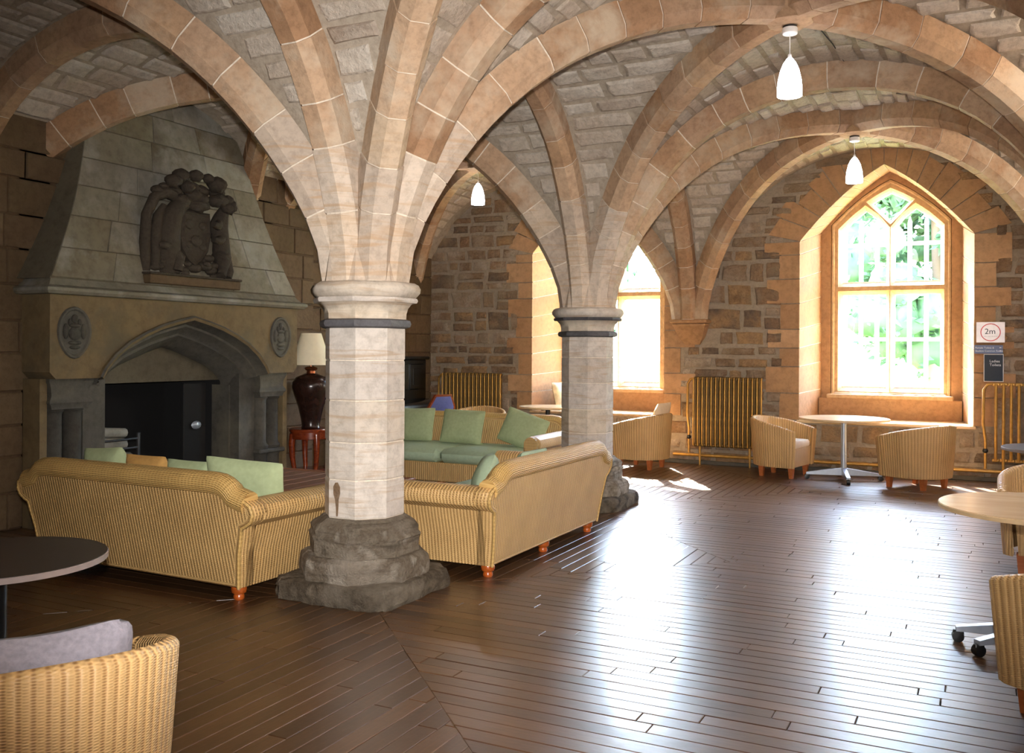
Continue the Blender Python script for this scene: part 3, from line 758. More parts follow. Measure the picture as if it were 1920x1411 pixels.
am.loft([arch_ring(-.1, XF+.03), arch_ring(-.04, XF+.045), arch_ring(.06, XF+.03), arch_ring(.1, XF-.02), arch_ring(.2, XF-.09), arch_ring(.28, XF-.09), arch_ring(.4, XF-.16), arch_ring(.52, XF-.2), arch_ring(.6, XF-.19), arch_ring(.8, XF-.3), arch_ring(.95, XF-.36), arch_ring(1, XF-.44)], cap=False, closed=False)
fpart(am, 'arch_moulding', M['soot'], 40)
hm = MB(); hm.loft([arch_ring(-.1, XF+.0), arch_ring(-.1, XF+.03), arch_ring(-.03, XF+.045), arch_ring(.06, XF+.03), arch_ring(.08, XF)], cap=False, closed=False)
fpart(hm, 'hood_mould', M['lintel'], 40)
fpart(yz([(y, z) for y, z in iarch] + [(2.9, 1.22), (2.9, 1.3), (1.93, 1.75), (.96, 1.3), (.96, 1.22)][::1], -4.06, -4.0), 'smoke_plate', M['lintel']) if False else None
sp = fill([(1.0, 1.225), (2.86, 1.225), (2.86, 1.9), (1.0, 1.9)], [], lambda p: (-3.985, p[0], p[1])); fpart(sp, 'smoke_plate', M['hoodjoint'])
# recess
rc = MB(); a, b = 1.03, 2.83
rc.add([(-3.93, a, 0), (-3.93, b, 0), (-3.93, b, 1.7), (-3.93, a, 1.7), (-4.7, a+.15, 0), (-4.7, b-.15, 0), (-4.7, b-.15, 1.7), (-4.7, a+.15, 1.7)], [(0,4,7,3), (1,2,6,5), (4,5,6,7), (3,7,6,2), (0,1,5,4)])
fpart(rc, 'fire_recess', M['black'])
fpart(MB().add([(XB-.005, .25, 0), (XB-.005, 3.6, 0), (XB-.005, 3.6, 2.4), (XB-.005, .25, 2.4), (-4.8, .25, 0), (-4.8, 3.6, 0), (-4.8, 3.6, 2.4), (-4.8, .25, 2.4)], [(0,4,7,3), (1,2,6,5), (4,5,6,7), (3,7,6,2), (0,1,5,4)]), 'light_leak_backing', M['black'])  # unseen black shell added behind the fireplace to block stray outdoor light
# jambs with paired colonnettes
for sgn, tag_ in ((-1, 'l'), (1, 'r')):
    Y = lambda d: YC+sgn*d
    pier = [(Y(.88), 0), (Y(.88), 1.30), (Y(1.12), 1.30), (Y(1.12), 0)]
    fpart(yz(pier, XB-.1, XF-.2), 'jamb', M['soot'])
    fpart(yz([(Y(1.12), 0), (Y(1.12), 1.3), (Y(1.6), 1.3), (Y(1.6), 0)], XB-.1, XB+.02), 'jamb_back', M['soot'])
    fpart(yz([(Y(1.53), 0), (Y(1.53), 1.3), (Y(1.6), 1.3), (Y(1.6), 0)], XB-.05, XF-.14), 'outer_jamb', M['lintel'])
    fpart(yz([(Y(.86), 0), (Y(.86), 1.17), (Y(1.0), 1.17), (Y(1.0), 0)], XB-.2, XB+.05), 'inner_jamb', M['soot'])
    ys = (Y(1.22), Y(1.42)); X = XF-.22
    for y in ys:
        fpart(MB().lathe([(.1, .44), (.11, .47), (.085, .5), (.08, .53), (.08, .98), (.085, 1.0), (.1, 1.015), (.085, 1.03)], 14, (X, y)), 'colonnette', M['soot'], 40)
        fpart(MB().lathe([(.105, 0), (.105, .12), (.095, .16), (.095, .36), (.105, .39)], 14, (X, y)), 'pedestal', M['soot'], 40)
    y0, y1 = sorted((Y(1.1), Y(1.53)))
    fpart(MB().box(X-.15, X+.13, y0, y1, .39, .44, .015), 'pedestal_cap', M['soot'])
    cp = MB(); 
    for (h, z, k) in ((.0, 1.08, .03), (.0, 1.13, .03)): pass
    rings = [[(X-.15, y0+q, z), (X+.12-q*.6, y0+q, z), (X+.12-q*.6, y1-q, z), (X-.15, y1-q, z)] for q, z in ((.03, 1.03), (.02, 1.06), (-.005, 1.085), (-.005, 1.105), (.015, 1.13), (.025, 1.15), (.02, 1.21), (-.01, 1.27), (-.012, 1.30))]
    fpart(MB().loft(rings), 'capital', M['soot'], 30)
# mantel shelf
mp = [(-.02, 2.03), (.06, 2.035), (.085, 2.06), (.085, 2.085), (.065, 2.1), (.03, 2.11), (-.02, 2.17), (-.06, 2.2)]
mm = MB(); mm.loft([[(XB, .32-d, z), (XF+d, .32-d, z), (XF+d, 3.54+d, z), (XB, 3.54+d, z)] for d, z in mp]); fpart(mm, 'mantel', M['hood'], 25)
# sloping hood: core and ashlar face
def hood(z):                                                   # z -> (half width at front, front x)
    t = (z-2.17)/(3.64-2.17); return 1.60-.56*t-.06*math.sin(min(max(t, 0), 1)*PI), XF-.02-.26*t
hc = MB(); hc.loft([[(XB-.02, YC-hood(z)[0]-.07, z), (hood(z)[1], YC-hood(z)[0], z), (hood(z)[1], YC+hood(z)[0], z), (XB-.02, YC+hood(z)[0]+.07, z)] for z in (2.17, 2.4, 2.7, 3.0, 3.3, 3.64, 4.0, 4.3)])
fpart(hc, 'hood_core', M['hoodjoint'], 20)
rnd = random.Random(11); z = 2.18
for hgt in (.27, .3, .29, .27, .3, .28, .3, .25):
    w0 = hood(z+hgt/2)[0]; y = -w0; zc = z+hgt/2
    edges = [-1.0]
    while edges[-1] < .96:
        e = edges[-1] + rnd.uniform(.42, .85)/w0; edges.append(1.0 if 1-e < .22/w0 else min(e, 1.0))
    for e0, e1 in zip(edges, edges[1:]):
        zb, zt_ = z+.004, z+hgt-.004; (wb_, xb_), (wt_, xt_) = hood(zb), hood(zt_); g = .004; dp = rnd.uniform(.008, .014)
        k0 = (e0*wb_+g, e1*wb_-g, e0*wt_+g, e1*wt_-g)
        if abs(e0+1) > 1e-6 or True: pass
        fr_ = [(xb_+dp, k0[0]+.003, zb+.003), (xb_+dp, k0[1]-.003, zb+.003), (xt_+dp, k0[3]-.003, zt_-.003), (xt_+dp, k0[2]+.003, zt_-.003)]
        md_ = [(xb_+dp*.6, k0[0], zb), (xb_+dp*.6, k0[1], zb), (xt_+dp*.6, k0[3], zt_), (xt_+dp*.6, k0[2], zt_)]
        bk_ = [(xb_-.02, k0[0], zb), (xb_-.02, k0[1], zb), (xt_-.02, k0[3], zt_), (xt_-.02, k0[2], zt_)]
        MB().loft([bk_, md_, fr_]).xf(Matrix.Translation((-XB, 0, 0))).build('hood_block', M['hood'], FP)
    z += hgt
# mandorla medallions
for yc in (YC-1.37, YC+1.32):
    shape = []
    for i in range(24):
        a_ = 2*PI*i/24; r_ = 1-.12*abs(math.cos(a_))**.5*0; y_ = math.cos(a_)*.165; z_ = math.sin(a_)*.21*(1+.12*(math.sin(a_) < 0)*abs(math.sin(a_))**3)
        shape.append((yc+y_, 1.715+z_))
    mdl = MB(); mdl.loft([[(XF-.01, y, z) for y, z in offset_poly(shape, .012)], [(XF+.018, y, z) for y, z in shape], [(XF+.018, y, z) for y, z in offset_poly(shape, -.018)], [(XF+.004, y, z) for y, z in offset_poly(shape, -.03)]])
    md = fpart(mdl, 'medallion', M['soot'], 40)
    rel = MB()
    for dy, dz, ry, rz in ((0,.11,.035,.04), (0,.05,.06,.02), (0,-.02,.065,.06), (-.09,0,.03,.07), (.09,0,.03,.07), (0,-.10,.07,.02), (0,-.14,.055,.018), (-.05,.08,.02,.03), (.05,.08,.02,.03)):
        rel.sphere((XF+.006, yc+dy, 1.715+dz), 1, 10, 6, (.02, ry, rz))
    rel.xf(Matrix.Translation((-XB, -YC, 0))); rel.build('relief', M['soot'], md, 60)

# carved armorial group standing on the mantel
AC = thing('armorial_carving', (XF-.06, YC, 2.19), 0, label='dark carved armorial group with shield, beasts and plumes on the fireplace hood', cat='carving')
AC.scale = (1, 1, .88); MB().box(.0, .14, -.6, .6, 0, .1, .01).build('pedestal', M['ashlar'], AC)
MB().box(.0, .155, -.61, .61, .1, .125, .008).build('slab', M['carving'], AC)
rk = random.Random(4)
def lump(d): return 1+.12*math.sin(7*d.x+3*d.z)*math.cos(6*d.y-2*d.z)+.08*math.sin(13*d.z+5*d.y)
sh = [(-.19,.86), (.19,.86), (.2,.6), (.17,.42), (.09,.3), (0,.24), (-.09,.3), (-.17,.42), (-.2,.6)]
m_ = MB(); m_.loft([[(-.02, y, z) for y, z in sh], [(.1, y, z) for y, z in sh], [(.125, y, z) for y, z in offset_poly(sh, -.03)], [(.105, y, z) for y, z in offset_poly(sh, -.045)]]); shield = m_.build('shield', M['carving'], AC, 35)
m_ = MB()
for dy, dz, r_ in ((-.09,.7,.06), (.09,.7,.05), (0,.52,.07), (-.09,.47,.04), (.09,.46,.045)): m_.sphere((.105, dy, dz), r_, 10, 6, (.4,1,1), lump)
m_.build('charge', M['carving'], shield, 60)
def beast(s):                                                   # rampant supporter beside the shield
    m_ = MB(); n = 9
    pts = [(.02, s*.40, .14), (.03, s*.43, .35), (.05, s*.40, .55), (.06, s*.34, .72), (.08, s*.37, .86), (.1, s*.40, .96)]
    m_.tube(pts, [.06, .1, .085, .105, .075, .05], 12)
    m_.sphere((.13, s*.43, .98), .078, 12, 9, (1.1, .9, 1.2), lump)
    m_.tube([(.09, s*.33, .78), (.14, s*.26, .72), (.15, s*.19, .74)], [.055, .045, .035], 10)
    m_.tube([(.09, s*.36, .6), (.15, s*.27, .55), (.15, s*.19, .56)], [.055, .045, .035], 10)
    m_.tube([(.04, s*.40, .4), (.13, s*.33, .32), (.12, s*.35, .2), (.15, s*.3, .14)], [.09, .075, .05, .05], 10)
    m_.tube([(0, s*.46, .4), (.0, s*.53, .34), (.02, s*.55, .22), (.04, s*.5, .14)], [.08, .06, .05, .05], 10)
    return m_
beast(1).build('supporter', M['carving'], AC, 60)
m_ = MB(); m_.tube([(.02,-.3,.14), (.05,-.33,.4), (.07,-.33,.6), (.09,-.3,.78), (.1,-.22,.9), (.12,-.15,.92)], [.09,.13,.12,.1,.09,.06], 12)     # crouching winged beast
m_.tube([(0,-.55,.14), (.02,-.565,.45), (.03,-.56,.75), (.05,-.48,.95), (.07,-.36,1.02), (.09,-.27,.99)], [.05,.055,.05,.055,.07,.06], 10)
m_.tube([(.04,-.46,.2), (.06,-.47,.5), (.06,-.44,.75), (.07,-.38,.88)], [.045,.06,.055,.03], 10)
m_.tube([(.06,-.34,.42), (.13,-.24,.3), (.13,-.27,.16)], [.085,.06,.05], 10); m_.sphere((.12,-.2,.95), .075, 12, 8, (1,1.2,1), lump)
m_.build('supporter', M['carving'], AC, 60)
m_ = MB()
for i in range(34): m_.sphere((.02+rk.uniform(0,.12), rk.uniform(-.5,.5), .14+rk.random()*.1*(1+2*rk.random())), rk.uniform(.03,.065), 8, 6, (1,1.2,.9), lump)
m_.build('foliage_base', M['carving'], AC, 60)
m_ = MB(); m_.sphere((.1, 0, .93), .12, 14, 9, (.8,1.3,.7), lump); m_.sphere((.12, .03, 1.0), .09, 12, 8, (.9,1.1,.9), lump); helm = m_.build('helm', M['carving'], AC, 60)
m_ = MB()
for y_, z_, r_ in ((-.42,1.0,.075), (-.36,1.05,.06), (-.3,1.12,.1), (-.2,1.2,.1), (-.14,1.08,.09), (-.06,1.22,.085), (-.22,1.02,.075), (.02,1.1,.09), (.1,1.22,.07), (.12,1.08,.1), (.22,1.17,.12), (.32,1.1,.1), (.28,1.0,.1), (.38,1.02,.075), (.36,.92,.08), (-.05,1.0,.1), (.2,.98,.09), (-.12,1.22,.075)):
    m_.sphere((.03+rk.uniform(0,.14), y_*1.04, z_+.03), r_*.8, 11, 8, (1.1,1,1), lump)
m_.build('plumes', M['carving'], AC, 60)

# fire basket in the hearth
FB = thing('fire_basket', (-4.2, 1.42, 0), 0, label='low iron fire basket stacked with grey logs in the hearth', cat='fire basket')
for k in range(5):
    MB().tube([(.18, -.3, .3+k*.09), (.2, 0, .3+k*.09), (.18, .3, .3+k*.09)], .012, 8).build('bar', M['iron'], FB, 40)
for sy in (-.3, .3):
    for sx in (-.15, .18): MB().box(sx-.015, sx+.015, sy-.015, sy+.015, 0, .72, .004).build('post', M['iron'], FB)
MB().box(-.16, .18, -.3, .3, .25, .27).build('grate', M['iron'], FB)
for i, (x, z, r_) in enumerate(((-.08,.34,.07), (.07,.34,.07), (-.01,.46,.075), (-.1,.48,.06), (.09,.47,.06), (0,.6,.07), (.02,.72,.05))):
    MB().tube([(x, -.27, z), (x+.01, 0, z+.01), (x, .27, z-.01)], [r_, r_*1.05, r_*.95], 9).build('log', M['hood'], FB, 50)
hp = fpart(MB().box(-4.06, -3.995, 2.3, 2.62, 0, 1.2, .01), 'hearth_panel', M['black'])
MB().lathe([(.005, 0), (.03, .005), (.045, .03), (.03, .05), (.005, .055)], 12).xf(Matrix.Translation((-3.997-XB, 2.45-YC, .745)) @ Matrix.Rotation(PI/2, 4, 'Y') @ Matrix.Scale(1.6, 4, (0,1,0))).build('knob', M['silver'], hp, 40)

# ------------------------------------------------------------------ cushions
def pillow_mb(w, h, t, n=14, sag=.0, seed=0, rc=.07):
    r = random.Random(seed); m = MB(); ph = r.uniform(0, 6)
    for side in (1, -1):
        v = []; f = []; uv = []
        for j in range(n+1):
            for i in range(n+1):
                a, b = -1+2*i/n, -1+2*j/n
                e = (1-abs(a)**2.6)*(1-abs(b)**2.6); k = 1-.07*(1-abs(a)**3)*abs(b)**2; k2 = 1-.07*(1-abs(b)**3)*abs(a)**2
                z = side*t/2*(max(e, 0)**.55)*(1+.07*math.sin(4*a+ph)*math.cos(3*b+ph))
                q_ = 1-rc*(abs(a)*abs(b))**5; k *= q_; k2 *= q_
                v.append((a*w/2*k2, z, h/2 + b*h/2*k - sag*h*(1-a*a)*(b > 0)*b*.5))
        for j in range(n):
            for i in range(n):
                q = (j*(n+1)+i, j*(n+1)+i+1, (j+1)*(n+1)+i+1, (j+1)*(n+1)+i); f.append(q if side < 0 else q[::-1])
        m.add(v, f)
    return m
def cushion(name, loc, rz, tilt, w, h, t, mat, label, group=None, seed=0, roll=0.0, cat='cushion', sag=0.0, rc=.07):
    o = pillow_mb(w, h, t, seed=seed, sag=sag, rc=rc).build(name, mat, None, 70)
    o.matrix_world = Matrix.Translation(loc) @ Matrix.Rotation(rz, 4, 'Z') @ Matrix.Rotation(tilt, 4, 'X') @ Matrix.Rotation(roll, 4, 'Y')
    return tag(o, label, cat, group)

# ------------------------------------------------------------------ wicker sofas
def swap(m):
    m.uv = {k: tuple((b, a) for a, b in q) if len(q) == 4 else q for k, q in m.uv.items()}; return m
def sofa(loc, rz, L, D, label, seats=2, HB=.75, mid=True):
    o = thing('wicker_sofa', (*loc, 0), rz, label=label, cat='sofa', group='wicker sofas around the coffee table')
    h = L/2
    # outline of the back seen from behind: tapered sides, rolled shoulders, S-curve up to the flat top
    half = [(h-.13, .085), (h-.10, .3), (h-.065, .43), (h-.055, .475), (h-.02, .49), (h+.025, .52), (h+.045, .565), (h+.03, .615), (h-.02, .645), (h-.075, .66), (h-.13, .675), (h-.16, .71), (h-.19, .73), (h-.23, HB-.006), (h-.3, HB)]
    poly = half + [(-x, z) for x, z in half[::-1]]
    yb = -D/2; lean = lambda z: -.10*max(0, (z-.1))/.7
    rings = []
    for k, (dy, ins) in enumerate(((0, .03), (0, .012), (.02, 0), (.13, 0), (.16, .02))):
        q = offset_poly(poly, -ins) if ins else poly
        rings.append([(x, yb+dy+lean(z), z) for x, z in q])
    m = swap(MB().loft(rings, cap=False))
    for ring_, flip in ((rings[0], True), (rings[-1], False)):      # flat faces with upright weave
        nseg = len(half); vs_ = ring_; f = []; uv = []
        for i in range(nseg-1):
            q = [i, i+1, 2*nseg-2-i, 2*nseg-1-i]; q = q if not flip else q[::-1]
            f.append(tuple(q)); uv.append(tuple((vs_[k][0]+.12*vs_[k][2], vs_[k][2]) for k in q))
        m.add(vs_, f, uv)
    m.build('backrest', M['wick'], o, 35)
    edge = [(x, yb+.0+lean(z)+.005, z) for x, z in half] ; edge2 = edge + [(-x, y, z) for x, y, z in edge[::-1]]
    MB().tube(edge2, .013, 6).build('edge_braid', M['wickt'], o, 60)
    top = [(x, yb+.06+lean(z), z-.02) for x, z in half[8:]]; top = top + [(-x, y, z) for x, y, z in top[::-1]]
    MB().tube(top, .075, 12).build('top_roll', M['wickt'], o, 60)
    for s_ in (-1, 1):                                              # rolled arms
        ap = [(h-.13, .085), (h-.10, .3), (h-.065, .43), (h-.055, .475), (h-.02, .49), (h+.03, .52), (h+.045, .565), (h+.03, .61), (h-.02, .64), (h-.08, .645), (h-.13, .62), (h-.16, .57), (h-.165, .5), (h-.17, .12)]
        ap = [(s_*x, z) for x, z in ap]
        swap(MB().prism(ap, yb+.04, D/2-.02, .015)).build('arm', M['wick'], o, 40)
        c = (s_*(h-.06), .56)
        MB().tube([(c[0], D/2-.03, c[1]), (c[0], D/2+.012, c[1])], [.085, .08], 16).build('arm_scroll', M['wickt'], o, 40)
    MB().prism([(-h+.15, .085), (h-.15, .085), (h-.15, .3), (-h+.15, .3)], yb+.1, D/2-.03, .01).build('base', M['wick'], o)
    for sx in (-h+.19, 0, h-.19):
        for sy in (yb+.07, D/2-.09):
            if sx == 0 and not mid: continue
            MB().lathe([(.045, .09), (.048, .08), (.05, .07), (.046, .045), (.03, .035), (.034, .025), (.036, .012), (.03, 0)], 16, (sx, sy)).build('bun_foot', M['foot'], o, 50)
    w = (L-.36)/seats
    for i in range(seats):
        x0 = -h+.18+i*w
        MB().box(x0+.004, x0+w-.004, yb+.16, D/2+.0, .3, .455, .05).build('seat_cushion', M['green2'], o, 60)
    return o
sofa((-1.43, -.1), -.03, 2.16, 1.0, 'left wicker sofa seen from behind, by the round dark table', mid=False)
sofa((.12, 1.6), PI/2, 2.2, 1.0, 'right wicker sofa seen from its back corner, between the columns')
sofa((-1.85, 4.5), PI, 2.44, 1.06, 'wicker sofa facing the viewer with three sage cushions')
# cushions: (loc, rz, tilt)
G = 'sage cushions on the wicker sofas'
for x, s_, lab, rr in ((-2.6, 1, 'sage cushion at the left end of the facing sofa, beside the near column', .04), (-1.93, 2, 'square sage cushion in the middle of the facing sofa', -.02), (-1.18, 3, 'sage cushion leaning in the right corner of the facing sofa', -.3)):
    cushion('sage_cushion', (x, 4.6, .45), PI, math.radians(16), .6, .43, .18, M['green'], lab, G, s_, rr)
cushion('sage_cushion', (.2, 1.15, .46), PI/2+.5, math.radians(22), .5, .36, .16, M['green2'], 'sage cushion in the near corner of the right wicker sofa', G, 4, .1)
cushion('sage_cushion', (.27, 1.8, .46), PI/2, math.radians(20), .5, .33, .16, M['green2'], 'sage cushion along the back of the right wicker sofa', G, 5)
cushion('sage_cushion', (-.78, -.24, .46), .2, math.radians(12), .6, .4, .17, M['green'], 'large pale sage cushion above the right end of the left sofa', G, 6, .06)
cushion('sage_cushion', (-1.25, -.22, .46), -.05, math.radians(12), .46, .36, .16, M['green'], 'small sage cushion peeking over the middle of the left sofa', G, 7)
cushion('sage_cushion', (-2.1, -.2, .46), -.1, math.radians(10), .5, .4, .16, M['green'], 'sage cushion peeking over the left end of the left sofa', G, 8, -.08)
cushion('tan_cushion', (-1.69, -.2, .46), 0, math.radians(12), .42, .37, .16, M['tan'], 'tan cushion peeking over the back of the left sofa', None, 9)

# ------------------------------------------------------------------ coffee table
ct = thing('coffee_table', (-1.62, 1.45, 0), 0, label='low dark wooden coffee table between the wicker sofas', cat='table')
for i in range(8): MB().box(-.72+i*.18+.002, -.72+(i+1)*.18-.002, -.52, .52, .40, .425, .004).build('plank', M['oak'], ct)
for y in (-.545, .52): MB().box(-.745, .745, y, y+.025, .33, .435, .005).build('rail', M['oak'], ct)
for x in (-.745, .72): MB().box(x, x+.025, -.52, .52, .33, .435, .005).build('rail', M['oak'], ct)
for x in (-.70, .64):
    for y in (-.5, .44): MB().box(x, x+.06, y, y+.06, 0, .40, .006).build('leg', M['oak'], ct)
MB().box(-.66, .66, -.46, .46, .1, .12).build('shelf', M['oak'], ct)

# ------------------------------------------------------------------ tub chairs
def tub_mesh():
    parts = {}; R = .35; SL = .27; pts = []; nA = 18
    pts.append((R-.02, SL+.0))
    for y in (SL-.03, SL*.66, SL*.33): pts.append((R, y))
    for i in range(nA+1):
        a = PI*i/nA; pts.append((R*math.cos(a), -R*.98*math.sin(a)))
    pts += [(-x, y) for x, y in pts[3::-1]][0:0]
    for y in (SL*.33, SL*.66, SL-.03): pts.append((-R, y))
    pts.append((-R+.02, SL))
    n = len(pts); th = .06
    def off(i, d):
        a, b = Vector(pts[max(i-1, 0)]), Vector(pts[min(i+1, n-1)]); t = (b-a).normalized(); nn = Vector((t.y, -t.x)); p = Vector(pts[i])
        return p - nn*d
    arc = [0.0]
    for i in range(1, n): arc.append(arc[-1]+(Vector(pts[i])-Vector(pts[i-1])).length)
    def top(i):
        s = abs(arc[i]/arc[-1]-.5)*2; return .745 - .155*(s**1.7)
    prof = [(0,'b'), (.5,'m'), (1,'t')]
    rows = []                                            # around the section: outer bottom -> outer top -> rim -> inner top -> inner bottom
    def P3(i, d, z):
        k = .9+.1*min(1, (z-.13)/.5); p = off(i, d); return (p.x*k, p.y*k, z)
    for i in range(n):
        t = top(i)
        rows.append([P3(i, .012, .13), P3(i, 0, .15), P3(i, 0, .15+(t-.17)*.5), P3(i, 0, t-.02), P3(i, .012, t-.004), P3(i, .03, t+.004), P3(i, .048, t-.004), P3(i, th, t-.02), P3(i, th, .4), P3(i, th, .14)])
    v = [p for r_ in rows for p in r_]; f = []; uv = []; k = len(rows[0])
    for i in range(n-1):
        for j in range(k-1):
            f.append((i*k+j, (i+1)*k+j, (i+1)*k+j+1, i*k+j+1))
            z = [rows[a][b][2] for a, b in ((i, j), (i+1, j), (i+1, j+1), (i, j+1))]
            uv.append(((arc[i], z[0]), (arc[i+1], z[1]), (arc[i+1], z[2]), (arc[i], z[3])))
    for i in (0, n-1):
        f.append(tuple(i*k+j for j in range(k))); uv.append(tuple((rows[i][j][0]+rows[i][j][1], rows[i][j][2]) for j in range(k)))
    m = MB().add(v, f, uv); parts['shell'] = m
    fr = MB().add([(-.27, SL-.02, .14), (.27, SL-.02, .14), (.29, SL-.02, .37), (-.29, SL-.02, .37), (-.27, -.1, .14), (.27, -.1, .14), (.29, -.1, .37), (-.29, -.1, .37)], [(0,1,2,3), (3,2,6,7), (0,4,5,1)], [((-.27,.14), (.27,.14), (.29,.37), (-.29,.37)), ((-.29,.37), (.29,.37), (.29,.7), (-.29,.7)), ((0,0), (0,.3), (.5,.3), (.5,0))])
    parts['front'] = fr
    return parts
TUB = None
def tub_chair(loc, rz, label, cushion_mat='cream'):
    global TUB
    if TUB is None:
        p = tub_mesh(); TUB = dict(shell=p['shell'].mesh('wicker_shell', M['wick2'], 50), front=p['front'].mesh('seat_front', M['wick2']))
        c = MB(); ring = lambda k, z: [(x*k, y*k+.0, z) for x, y in [(.285*math.cos(a), -.27*math.sin(a)) for a in [PI*i/14 for i in range(15)]] + [(-.285, .13), (-.27, .245), (.27, .245), (.285, .13)]]
        c.loft([ring(.95, .365), ring(1, .385), ring(1, .425), ring(.95, .45), ring(.7, .462)]); TUB['seat'] = c
        l = MB().loft([[(-.022,-.022,0), (.022,-.022,0), (.022,.022,0), (-.022,.022,0)], [(-.034,-.034,.15), (.034,-.034,.15), (.034,.034,.15), (-.034,.034,.15)]]); TUB['leg'] = l.mesh('leg', M['leg'])
        TUB['seats'] = {}
    o = thing('tub_chair', (*loc, 0), rz, label=label, cat='chair', group='wicker tub chairs')
    link('wicker_shell', TUB['shell'], o); link('seat_front', TUB['front'], o)
    if cushion_mat not in TUB['seats']: TUB['seats'][cushion_mat] = TUB['seat'].mesh('seat_pad', M[cushion_mat], 50)
    link('seat_pad', TUB['seats'][cushion_mat], o)
    for x, y in ((.25, .2), (-.25, .2), (.2, -.2), (-.2, -.2)):
        lg = link('leg', TUB['leg'], o); lg.location = (x, y, 0)
    return o
def face(dx, dy): return math.atan2(dy, dx)-PI/2
tub_chair((1.36, 7.1), face(1, -.18), 'wicker tub chair with cream seat left of the window table')
tub_chair((2.95, 6.78), face(-.85, .5), 'wicker tub chair seen from behind, right of the window table')
tub_chair((-.47, 6.98), face(-1, .1), 'sunlit wicker tub chair just right of the far column')
tub_chair((-2.85, 6.72), face(.2, -1), 'wicker tub chair showing only its rim behind the facing sofa')
tub_chair((4.1, -.3), face(-.8, .6), 'wicker tub chair cut by the right edge, nearest the viewer')
tub_chair((4.12, 2.7), face(-.03, -1), 'wicker tub chair behind the pale round table at the right edge')
tub_chair((1.13, -3.22), face(-.88, .47), 'wicker tub chair at the bottom left corner with grey fleece cushion', 'grey')
cushion('fleece_cushion', (1.2, -3.25, .45), face(-.88, .47), math.radians(14), .52, .375, .16, M['grey'], 'grey fleece cushion in the bottom left tub chair', None, 3, .0, sag=.18, rc=.22)
cushion('white_cushion', (-.3, 6.97, .46), face(-1, .1), math.radians(20), .46, .46, .13, M['cream'], 'white sunlit cushion standing in the tub chair by the far column', None, 12)
cushion('patterned_cushion', (-2.12, 8.2, ZL), face(1, -.25), math.radians(14), .46, .44, .14, M['pattern'], 'cream patterned cushion leaning in the window left of the far column', None, 13)

# ------------------------------------------------------------------ round tables
def table(loc, r, label, top, edge, z=.75, base='cross', metal='silver', rz=0.0, th=.028, angs=(0, 90, 180, 270)):
    o = thing('round_table', (*loc, 0), rz, label=label, cat='table', group='round pedestal tables')
    t = MB().lathe([(r-.004, z-.002), (r-.01, z)], 56); t.f = t.f[-1:] ; t.uv = {}
    MB().lathe([(r-.02, z-th), (r, z-th+.004), (r, z-.004), (r-.003, z-.001)], 56).build('tabletop_edge', M[edge], o, 30)
    MB().lathe([(r-.004, z-.006), (r-.004, z+.0005)], 56).build('tabletop', M[top], o, 30)
    MB().lathe([(.035, .06), (.035, z-.04)], 16).build('pole', M[metal], o, 40)
    MB().box(-.2, .2, -.025, .025, z-.05, z-.028, .004).build('top_bracket', M['blackmetal'], o); MB().box(-.025, .025, -.2, .2, z-.05, z-.028, .004).build('top_bracket', M['blackmetal'], o)
    if base == 'cross':
        for k in range(4):
            a = math.radians(angs[k]); Mx = Matrix.Rotation(a, 4, 'Z')
            MB().loft([[(.02, -.028, .06), (.02, .028, .06), (.02, .028, .15), (.02, -.028, .15)], [(.44, -.022, .06), (.44, .022, .06), (.44, .022, .085), (.44, -.022, .085)]]).xf(Mx).build('foot', M[metal], o)
            cs = MB(); cs.lathe([(.012, -.022), (.03, -.02), (.03, .02), (.012, .022)], 14).xf(Matrix.Translation((.43, 0, .03)) @ Matrix.Rotation(PI/2, 4, 'X')); cs.box(.40, .455, -.012, .012, .03, .065, .004)
            cs.xf(Mx).build('caster', M['caster'], o, 40)
    else:
        MB().lathe([(.26, 0), (.26, .012), (.24, .02), (.06, .035), (.05, .06)], 32).build('foot_disc', M[metal], o, 40)
    return o
table((2.1, 7.02), .53, 'pale round table on a silver four-foot base under the tall window', 'beech', 'edge', .76, rz=.25)
table((3.92, .66), .53, 'pale round table cut by the right edge in front of the wicker chairs', 'beech', 'edge', .755, angs=(188, 221, 8, 41))
table((-2.0, 7.28), .42, 'pale round table half hidden by the far column near the cushioned window', 'beech', 'edge', .76, base='disc', metal='blackmetal')
table((.075, -2.6), .41, 'dark round table on a black post at the left edge', 'darktop', 'darkedge', .73, base='disc', metal='blackmetal')
table((4.22, 4.3), .46, 'dark round table at the right edge below the radiator', 'darktop', 'darkedge', .745, base='disc', metal='blackmetal')

# ------------------------------------------------------------------ lamp and side table
st = thing('side_table', (-3.6, 3.92, 0), 0, label='small round mahogany side table beside the fireplace', cat='table')
MB().lathe([(.25, .585), (.255, .595), (.255, .61), (.245, .62)], 36).build('top', M['mahog'], st, 40)
MB().lathe([(.235, .50), (.24, .505), (.24, .585)], 36).build('apron', M['mahog'], st, 40)
for k in range(4):
    a = PI/4+k*PI/2+.2; ca, sa = math.cos(a), math.sin(a)
    MB().tube([(ca*r_, sa*r_, z) for r_, z in ((.215, .56), (.23, .45), (.225, .3), (.2, .15), (.21, .0))], [.042, .04, .034, .028, .03], 8).build('leg', M['mahog'], st, 50)
MB().lathe([(.19, .12), (.195, .13), (.19, .14)], 30).build('shelf', M['mahog'], st, 40)
lp = thing('table_lamp', (-3.6, 3.92, .6205), 0, label='brown glazed vase lamp with cream shade on the side table', cat='lamp')
MB().lathe([(.10, 0), (.115, .01), (.105, .03), (.12, .12), (.155, .27), (.2, .40), (.225, .49), (.22, .55), (.18, .61), (.1, .645), (.065, .66)], 32).build('vase', M['vase'], lp, 60)
MB().lathe([(.055, .655), (.05, .69), (.07, .70), (.078, .715), (.07, .73), (.04, .74)], 24).build('collar', M['copper'], lp, 50)
